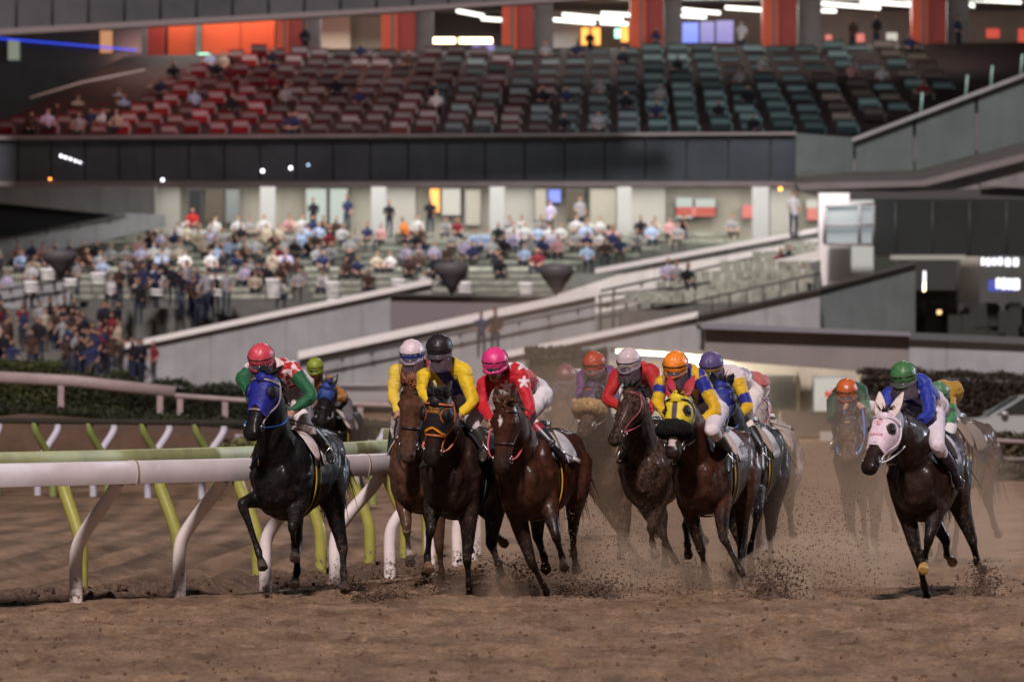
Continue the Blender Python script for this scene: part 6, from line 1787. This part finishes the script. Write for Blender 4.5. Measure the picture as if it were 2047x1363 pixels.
FIELD = [
 dict(id='a', crop=1, Y=53.7, chest=(296, 728), yaw=15, coat='black', seed=1, poll=(222, 262), muzzle=(152, 540), turn=10, msign='-', maneside=1, forelock=30, earn=-.5,
      legs={'fr': ((126, 858), (203, 1085), (226, 1168), '-+-'), 'fl': ((362, 968), (372, 1062), (375, 1122), '-+-'),
            'hr': ((386, 1040), (384, 1180), (372, 1248), '+--'), 'hl': ((600, 1070), (604, 1190), (610, 1272), '+--')},
      hood=dict(col=(.012, .014, .19), t=.47, dip=.16, trim=(.016, .02, .26), cup=(.014, .018, .22), earcol=None), reins=(.02, .12, .42), bridle=(.20, .16, .16),
      name='スカイレーヴァ', name_w=.42, girth_edge=(.42, .27, .03), flap=(.50, .41, .40), cloth=(.56, .46, .46),
      label='black racehorse in a royal blue blinker hood leading beside the white rail',
      rider=dict(cap=(.52, .055, .085), silk=silk_a, breeches=(.60, .52, .53), patch=True, look=-.12, down=.25,
                 px={'head': (215, 172), 'shl': (368, 232), 'ell': (452, 352), 'hal': (352, 440), 'shr': (165, 235), 'elr': (128, 275), 'har': (196, 425), 'pelvis': (385, 300), 'hpl': (395, 320), 'waist': (340, 262), 'knl': (410, 480), 'anl': (530, 600), 'tol': (545, 640)},
                 whip=((335, 462), (617, 537)), whip_label='black whip in the hand of the rider with green sleeves',
                 label='jockey in red and white checks with green sleeves and a coral pink cap')),
 dict(id='d', crop=2, Y=53.9, chest=(345, 740), yaw=15, coat='darkbay', seed=2, poll=(285, 372), muzzle=(252, 672), turn=6, forelock=70, mane=(.014, .010, .012),
      legs={'fr': ((258, 985), (245, 1105), (252, 1176), '-+-'), 'fl': ((432, 1112), (440, 1240), (447, 1312), '-++'),
            'hr': ((3, 118, 905), (3, 150, 1000), (3, 195, 1040), '++-'), 'hl': ((546, 1048), (580, 1148), (612, 1235), '+-+')}, hoof=(.16, .085, .045),
      hood=dict(col=(.012, .009, .013), t=.46, dip=.10, trim=(.58, .20, .012), rim=(.42, .11, .02), cup=(.012, .009, .013), text=[('THD STILL', .135, .034, .10), ('ACADEMIC', .19, .036, .125)], textcol=(.50, .19, .012)),
      bridle=(.40, .11, .035), reins=(.55, .17, .10), cloth=(.03, .03, .035), flap=(.03, .025, .03), girth=(.02, .02, .025), girth_edge=(.05, .05, .06),
      label='dark bay racehorse in a black hood with orange piping and orange reins',
      rider=dict(cap=(.018, .013, .017), silk=silk_d, breeches=(.56, .50, .54), boot=(.03, .024, .02), patch=True, look=-.05, down=.1,
                 px={'head': (301, 128), 'shl': (412, 238), 'ell': (456, 378), 'hal': (392, 452), 'shr': (228, 265), 'elr': (222, 330), 'har': (300, 460), 'pelvis': (425, 390), 'knl': (455, 480), 'anl': (515, 580)},
                 whip=((400, 472), (512, 547)), whip_label='black whip in the hand of the rider with the blue sash',
                 label='jockey in bright yellow silks with a blue sash and a black cap')),
 dict(id='c', crop=2, Y=56.0, chest=(195, 760), yaw=12, coat='chestnut', seed=3, poll=(165, 318), muzzle=(142, 655), turn=4, mane=(.24, .085, .04), forelock=110, dust=.35, earn=.0,
      legs={'fr': ((148, 975), (158, 1085), (165, 1140), '-+-'), 'fl': ((300, 1050), (312, 1185), (313, 1268), '-++')}, socks={'fr': 0.0}, boots=(),
      bridle=(.012, .010, .012), noseband_col=(.012, .01, .012), flap=(.62, .55, .52), cloth=(.6, .55, .55),
      label='chestnut racehorse with a fluffy ginger forelock and a dark noseband',
      rider=dict(cap=(.58, .47, .52), band=((.02, .05, .25), .80, .95), silk=silk_c, look=-.05, down=.1,
                 px={'head': (172, 150), 'shr': (98, 245), 'elr': (86, 350), 'har': (110, 440), 'shl': (245, 235), 'ell': (262, 340), 'anr': (72, 650)},
                 label='jockey in pale yellow and red with a white cap banded in blue')),
 dict(id='e', crop=3, Y=53.8, chest=(285, 790), yaw=16, lean=5, coat='bay', seed=4, poll=(178, 372), muzzle=(160, 690), turn=8, star=(.22, .06, .022), mane=(.09, .04, .022), forelock=70,
      legs={'fr': ((322, 1128), (378, 1235), (408, 1294), '-++'), 'fl': ((440, 1000), (470, 1098), (483, 1158), '-+-'),
            'hr': ((352, 1005), (384, 1105), (393, 1168), '+-+'), 'hl': ((525, 962), (527, 1082), (545, 1180), '++-')}, hoof=(.03, .018, .014),
      reins=(.52, .09, .12), bridle=(.035, .010, .012), flap=(.50, .42, .40), cloth=(.48, .46, .5), girth=(.10, .008, .012), girth_edge=(.45, .26, .03),
      label='glossy bay racehorse with a small white star running bare faced in the centre',
      rider=dict(cap=(.62, .035, .19), silk=silk_e, breeches=(.60, .55, .60), visor=False, patch=True, look=-.1, down=.12, boot_top=(.24, .52, (.22, .008, .02)),
                 px={'head': (145, 148), 'shl': (268, 218), 'ell': (312, 372), 'hal': (280, 470), 'shr': (98, 262), 'elr': (84, 360), 'har': (130, 450), 'pelvis': (322, 300), 'knl': (300, 425), 'anl': (432, 560), 'tol': (470, 600)},
                 whip=((300, 492), (562, 640)), whipcol=(.5, .45, .42), whip_label='whip with a pale tip in the hand of the rider in white stars',
                 label='jockey in red silks with white stars and a hot pink cap')),
 dict(id='i', crop=5, Y=55.0, chest=(310, 800), yaw=15, lean=3, coat='bay', seed=5, poll=(202, 322), muzzle=(172, 600), turn=2, msign='-', forelock=20,
      legs={'fr': ((318, 1060), (338, 1150), (348, 1222), '-++'), 'fl': ((428, 1000), (510, 1165), (552, 1236), '-+-'),
            'hr': ((250, 950), (254, 1040), (258, 1098), '+-+'), 'hl': ((522, 1010), (502, 1180), (496, 1266), '+--')}, hoof=(.05, .035, .03),
      hood=dict(col=(.60, .45, .02), stripe=(.055, .035, .045), t=.44, dip=.10, trim=(.58, .42, .02), rim=(.58, .42, .02), cup=(.50, .36, .02), open=1, earcol=(.34, .02, .035)),
      fleece=((.012, .011, .012), .57, .088), bald=(.62, .86), reins=(.02, .015, .015), flap=(.46, .36, .32), cloth=(.5, .49, .52), name='ォオラー', name_w=.30, girth_edge=(.45, .25, .03),
      label='bay racehorse in a yellow striped hood with red ear covers and black fleece noseband',
      rider=dict(cap=(.72, .20, .015), silk=silk_i, breeches=(.60, .52, .56), patch=True, look=-.05, down=.2,
                 px={'head': (195, 165), 'shl': (310, 222), 'ell': (390, 385), 'hal': (300, 455), 'shr': (128, 262), 'elr': (112, 360), 'har': (170, 440), 'pelvis': (345, 380), 'knl': (372, 485), 'anl': (455, 588)},
                 label='jockey in yellow silks with blue patches and a bright orange cap')),
 dict(id='j', crop=5, Y=57.6, chest=(490, 720), yaw=13, coat='black', seed=6, poll=(418, 262), muzzle=(398, 500), turn=-8, forelock=20,
      legs={'fl': ((600, 865), (560, 1070), (565, 1170), '-+-'), 'fr': ((520, 1050), (500, 1190), (505, 1260), '-++'), 'hl': ((658, 985), (660, 1120), (656, 1208), '+--')},
      hood=dict(col=(.012, .02, .17), t=.5, dip=.16, trim=(.015, .03, .24), cup=(.012, .02, .18), rim=(.02, .04, .26), emblem=(.10, .035, (.5, .38, .36)), emblem_kind='plain'), reins=(.04, .10, .42),
      flap=(.34, .25, .20), cloth=(.5, .49, .5), name='ルハルパル', name_w=.36, girth_edge=(.45, .27, .03),
      label='black racehorse in a dark blue hood partly hidden behind the orange capped rider',
      rider=dict(cap=(.085, .06, .17), band=((.50, .30, .04), .84, .95), silk=silk_j, breeches=(.58, .5, .5), look=-.1, down=.25, patch=False,
                 px={'head': (369, 165), 'shl': (492, 232), 'ell': (548, 368), 'hal': (495, 418), 'shr': (350, 255), 'pelvis': (520, 290), 'knl': (535, 440), 'anl': (622, 575), 'har': (440, 420)},
                 label='jockey in white and yellow with a blue armband and a slate purple cap')),
 dict(id='h', crop=4, Y=58.6, chest=(500, 790), yaw=14, lean=7, coat='darkbay', seed=7, poll=(408, 300), muzzle=(322, 555), turn=38, star=(.17, .055, .026), dust=.55, forelock=60, mane=(.02, .014, .015),
      legs={'fr': ((5, 128, 985), (5, 188, 1110), (5, 232, 1178), '-++'), 'fl': ((5, 78, 960), (5, 82, 1030), (5, 98, 1100), '-+-')},
      reins=(.50, .06, .09), bridle=(.22, .03, .045), flap=(.55, .40, .30), cloth=(.5, .45, .42), noseband=False,
      label='dark racehorse with a white star and pink rein, coat dusted with sand',
      rider=dict(cap=(.50, .40, .42), silk=silk_h, breeches=(.5, .42, .44), band=((.34, .20, .10), .9, 1.0), look=-.25, down=.25,
                 px={'head': (421, 152), 'shl': (535, 205), 'ell': (575, 325), 'hal': (512, 425), 'shr': (368, 225), 'har': (440, 430)},
                 label='jockey in plain red silks with a dusty white cap')),
 dict(id='f', crop=4, Y=61.0, chest=(300, 730), yaw=12, lean=6, coat='brown', seed=8, poll=(232, 275), muzzle=(180, 512), turn=18, dust=.9, forelock=10,
      legs={'fr': ((368, 1000), (440, 1110), (497, 1188), '-++'), 'fl': ((405, 1030), (400, 1060), (412, 1105), '-+-')},
      hood=dict(col=(.055, .035, .075), t=.42, dip=.12, trim=(.06, .04, .08), cup=(.03, .022, .035), rim=(.05, .04, .06), emblem=(.12, .045, (.30, .06, .03)), emblem_kind='plain'),
      fleece=((.36, .23, .11), .48, .085), reins=(.25, .18, .14), flap=(.45, .32, .18), cloth=(.4, .33, .3),
      label='sandy brown racehorse with a tan sheepskin noseband and purple hood',
      rider=dict(cap=(.34, .06, .03), silk=silk_f, look=-.1, down=.2,
                 px={'head': (246, 165), 'shl': (325, 215), 'shr': (190, 235), 'elr': (178, 330), 'ell': (345, 330)},
                 label='jockey in purple silks with a dusty red cap')),
 dict(id='l', crop=6, Y=53.3, chest=(545, 740), yaw=12, lean=2, coat='darkbay', seed=9, poll=(372, 325), muzzle=(278, 590), turn=14, msign='-', forelock=10, earn=.25,
      legs={'fr': ((545, 1045), (575, 1188), (598, 1268), '-++'), 'fl': ((598, 950), (576, 1052), (568, 1112), '-+-'),
            'hr': ((682, 955), (690, 1035), (722, 1072), '++-'), 'hl': ((815, 955), (845, 1075), (872, 1112), '++-')}, boots=('fl', 'hr'), hoof=(.04, .03, .026),
      hood=dict(col=(.60, .47, .55), t=.52, dip=.12, trim=(.58, .46, .54), cup=(.58, .46, .53), rim=(.60, .5, .56), open=1, earcol=(.58, .48, .46), text=[('SUKACIE', .40, .034, .13)], textcol=(.45, .03, .06), emblem=(.20, .05, (.60, .05, .03)), emblem_kind='crest'),
      reins=(.55, .52, .58), bridle=(.5, .45, .5), flap=(.04, .03, .03), cloth=(.48, .46, .52), name='パルパス', name_w=.34, girth_edge=(.32, .20, .06),
      label='dark bay racehorse in a white hood with a red crest and white ear covers',
      rider=dict(cap=(.045, .14, .05), silk=silk_l, breeches=(.60, .52, .58), boot=(.018, .014, .04), patch=True, look=-.2, down=.15, tilt=-.05,
                 px={'head': (470, 124), 'shl': (592, 210), 'ell': (600, 318), 'hal': (520, 388), 'shr': (398, 232), 'elr': (392, 300), 'har': (470, 398), 'pelvis': (612, 290), 'hpl': (615, 320), 'knl': (640, 480), 'anl': (732, 618), 'tol': (750, 665)},
                 whip=((478, 372), (682, 647)), whipd=.2, whip_label='long black whip in the hand of the rider with the green cap',
                 label='jockey in royal blue silks with a white sash and a green cap')),
 dict(id='m', crop=6, Y=63.0, chest=(245, 730), yaw=10, lean=5, coat='brown', seed=10, poll=(188, 345), muzzle=(186, 535), turn=0, dust=.85, forelock=10,
      legs={'fr': ((205, 900), (250, 990), (290, 1040), '-++'), 'fl': ((320, 940), (345, 1040), (345, 1100), '-++')},
      hood=dict(col=(.05, .035, .035), t=.3, dip=.1, emblem=(.15, .03, (.35, .2, .1)), emblem_kind='plain'), reins=(.08, .18, .45), flap=(.45, .32, .2),
      label='dusty brown racehorse in a dark hood with blue reins at the back right',
      rider=dict(cap=(.42, .09, .02), silk=silk_m, look=0, down=.2,
                 px={'head': (183, 200), 'pelvis': (200, 285), 'shl': (262, 245), 'shr': (115, 260), 'elr': (104, 345), 'ell': (285, 345)},
                 label='jockey in dark green silks with a burnt orange cap')),
 dict(id='n', crop=6, Y=61.5, chest=(640, 560), yaw=22, coat='brown', seed=12, poll=(560, 420), muzzle=(520, 600), turn=0, dust=.8, forelock=10,
      legs={}, reins=(.2, .15, .12), cloth=(.2, .16, .13), flap=(.2, .15, .12),
      label='dusty brown racehorse mostly hidden behind the white hooded horse',
      rider=dict(cap=(.07, .16, .085), silk=silk_n, look=-.1, down=.2,
                 px={'head': (645, 215), 'pelvis': (660, 320), 'knl': (690, 430), 'shl': (700, 268), 'ell': (716, 340), 'hal': (668, 400), 'anl': (800, 590)},
                 label='jockey in mustard silks with green sleeves and a pale green cap')),
 dict(id='k', crop=0, Y=61.0, chest=(1512, 930), yaw=11, coat='grey', seed=13, poll=(1512, 790), muzzle=(1500, 880), turn=0, dust=.8, forelock=10, tail=(.5, .45, .45), bridle=(.30, .05, .08),
      legs={}, cloth=(.35, .3, .3), flap=(.4, .3, .25),
      label='grey racehorse with a pale tail hidden behind the blue hooded horse',
      rider=dict(cap=(.30, .28, .34), silk=silk_k, look=-.1, down=.2,
                 px={'head': (1482, 758), 'pelvis': (1500, 805), 'knl': (1522, 850), 'anl': (1540, 890), 'shl': (1508, 780), 'ell': (1528, 810), 'hal': (1516, 842)}, whip=((1540, 845), (1588, 858)), whip_label='dark whip held out behind the blue hooded horse',
                 label='jockey in salmon pink with blue and white sleeves')),
 dict(id='g', crop=0, Y=70.0, chest=(1140, 880), yaw=12, coat='brown', seed=14, poll=(1120, 800), muzzle=(1112, 880), dust=1., forelock=10, legs={},
      label='sand coated racehorse running far back in the dust cloud',
      rider=dict(cap=(.13, .025, .04), silk=silk_g, down=.2, look=0, px={'head': (1131, 748), 'shl': (1148, 775), 'shr': (1112, 775), 'ell': (1156, 805), 'elr': (1106, 805)},
                 label='jockey in dark navy silks with a maroon cap far back in the dust')),
 dict(id='b', crop=0, Y=84.0, chest=(650, 845), yaw=14, coat='black', seed=15, poll=(655, 770), muzzle=(640, 850), turn=-10, forelock=10, legs={}, scale=.95,
      hood=dict(col=(.02, .05, .22), t=.3, dip=.1),
      label='dark lead pony with a blue hood standing beyond the rail',
      rider=dict(cap=(.20, .25, .02), silk=silk_b, upright=True, visor=False, breeches=(.10, .09, .10), look=0, down=.1, px={'head': (630, 732), 'shl': (648, 762), 'shr': (614, 762)},  # rider's colours darkened to carry the shade beyond the rail
                 label='rider in an orange jacket and lime yellow cap beyond the rail')),
]
def build_field(which=None):
    for c in FIELD:
        if which and c['id'] not in which: continue
        J = None
        c.setdefault('voxel', .0155 if c['Y'] < 59 else .022)
        # hands are needed for the reins before the horse is dressed
        cp = c['crop']; q = px(cp, c['chest'])
        c['fr'] = Frame((q[0]-CX)/F*c['Y'], c['Y'], R(c.get('yaw', 17)), R(c.get('lean', 0)), R(c.get('pitch', 0)), c.get('dz', 0.), c.get('scale', 1.))
        J = rider_joints(c); c['hands'] = (J['hal'], J['har'])
        make_horse(c)
        make_rider(c)
build_field()
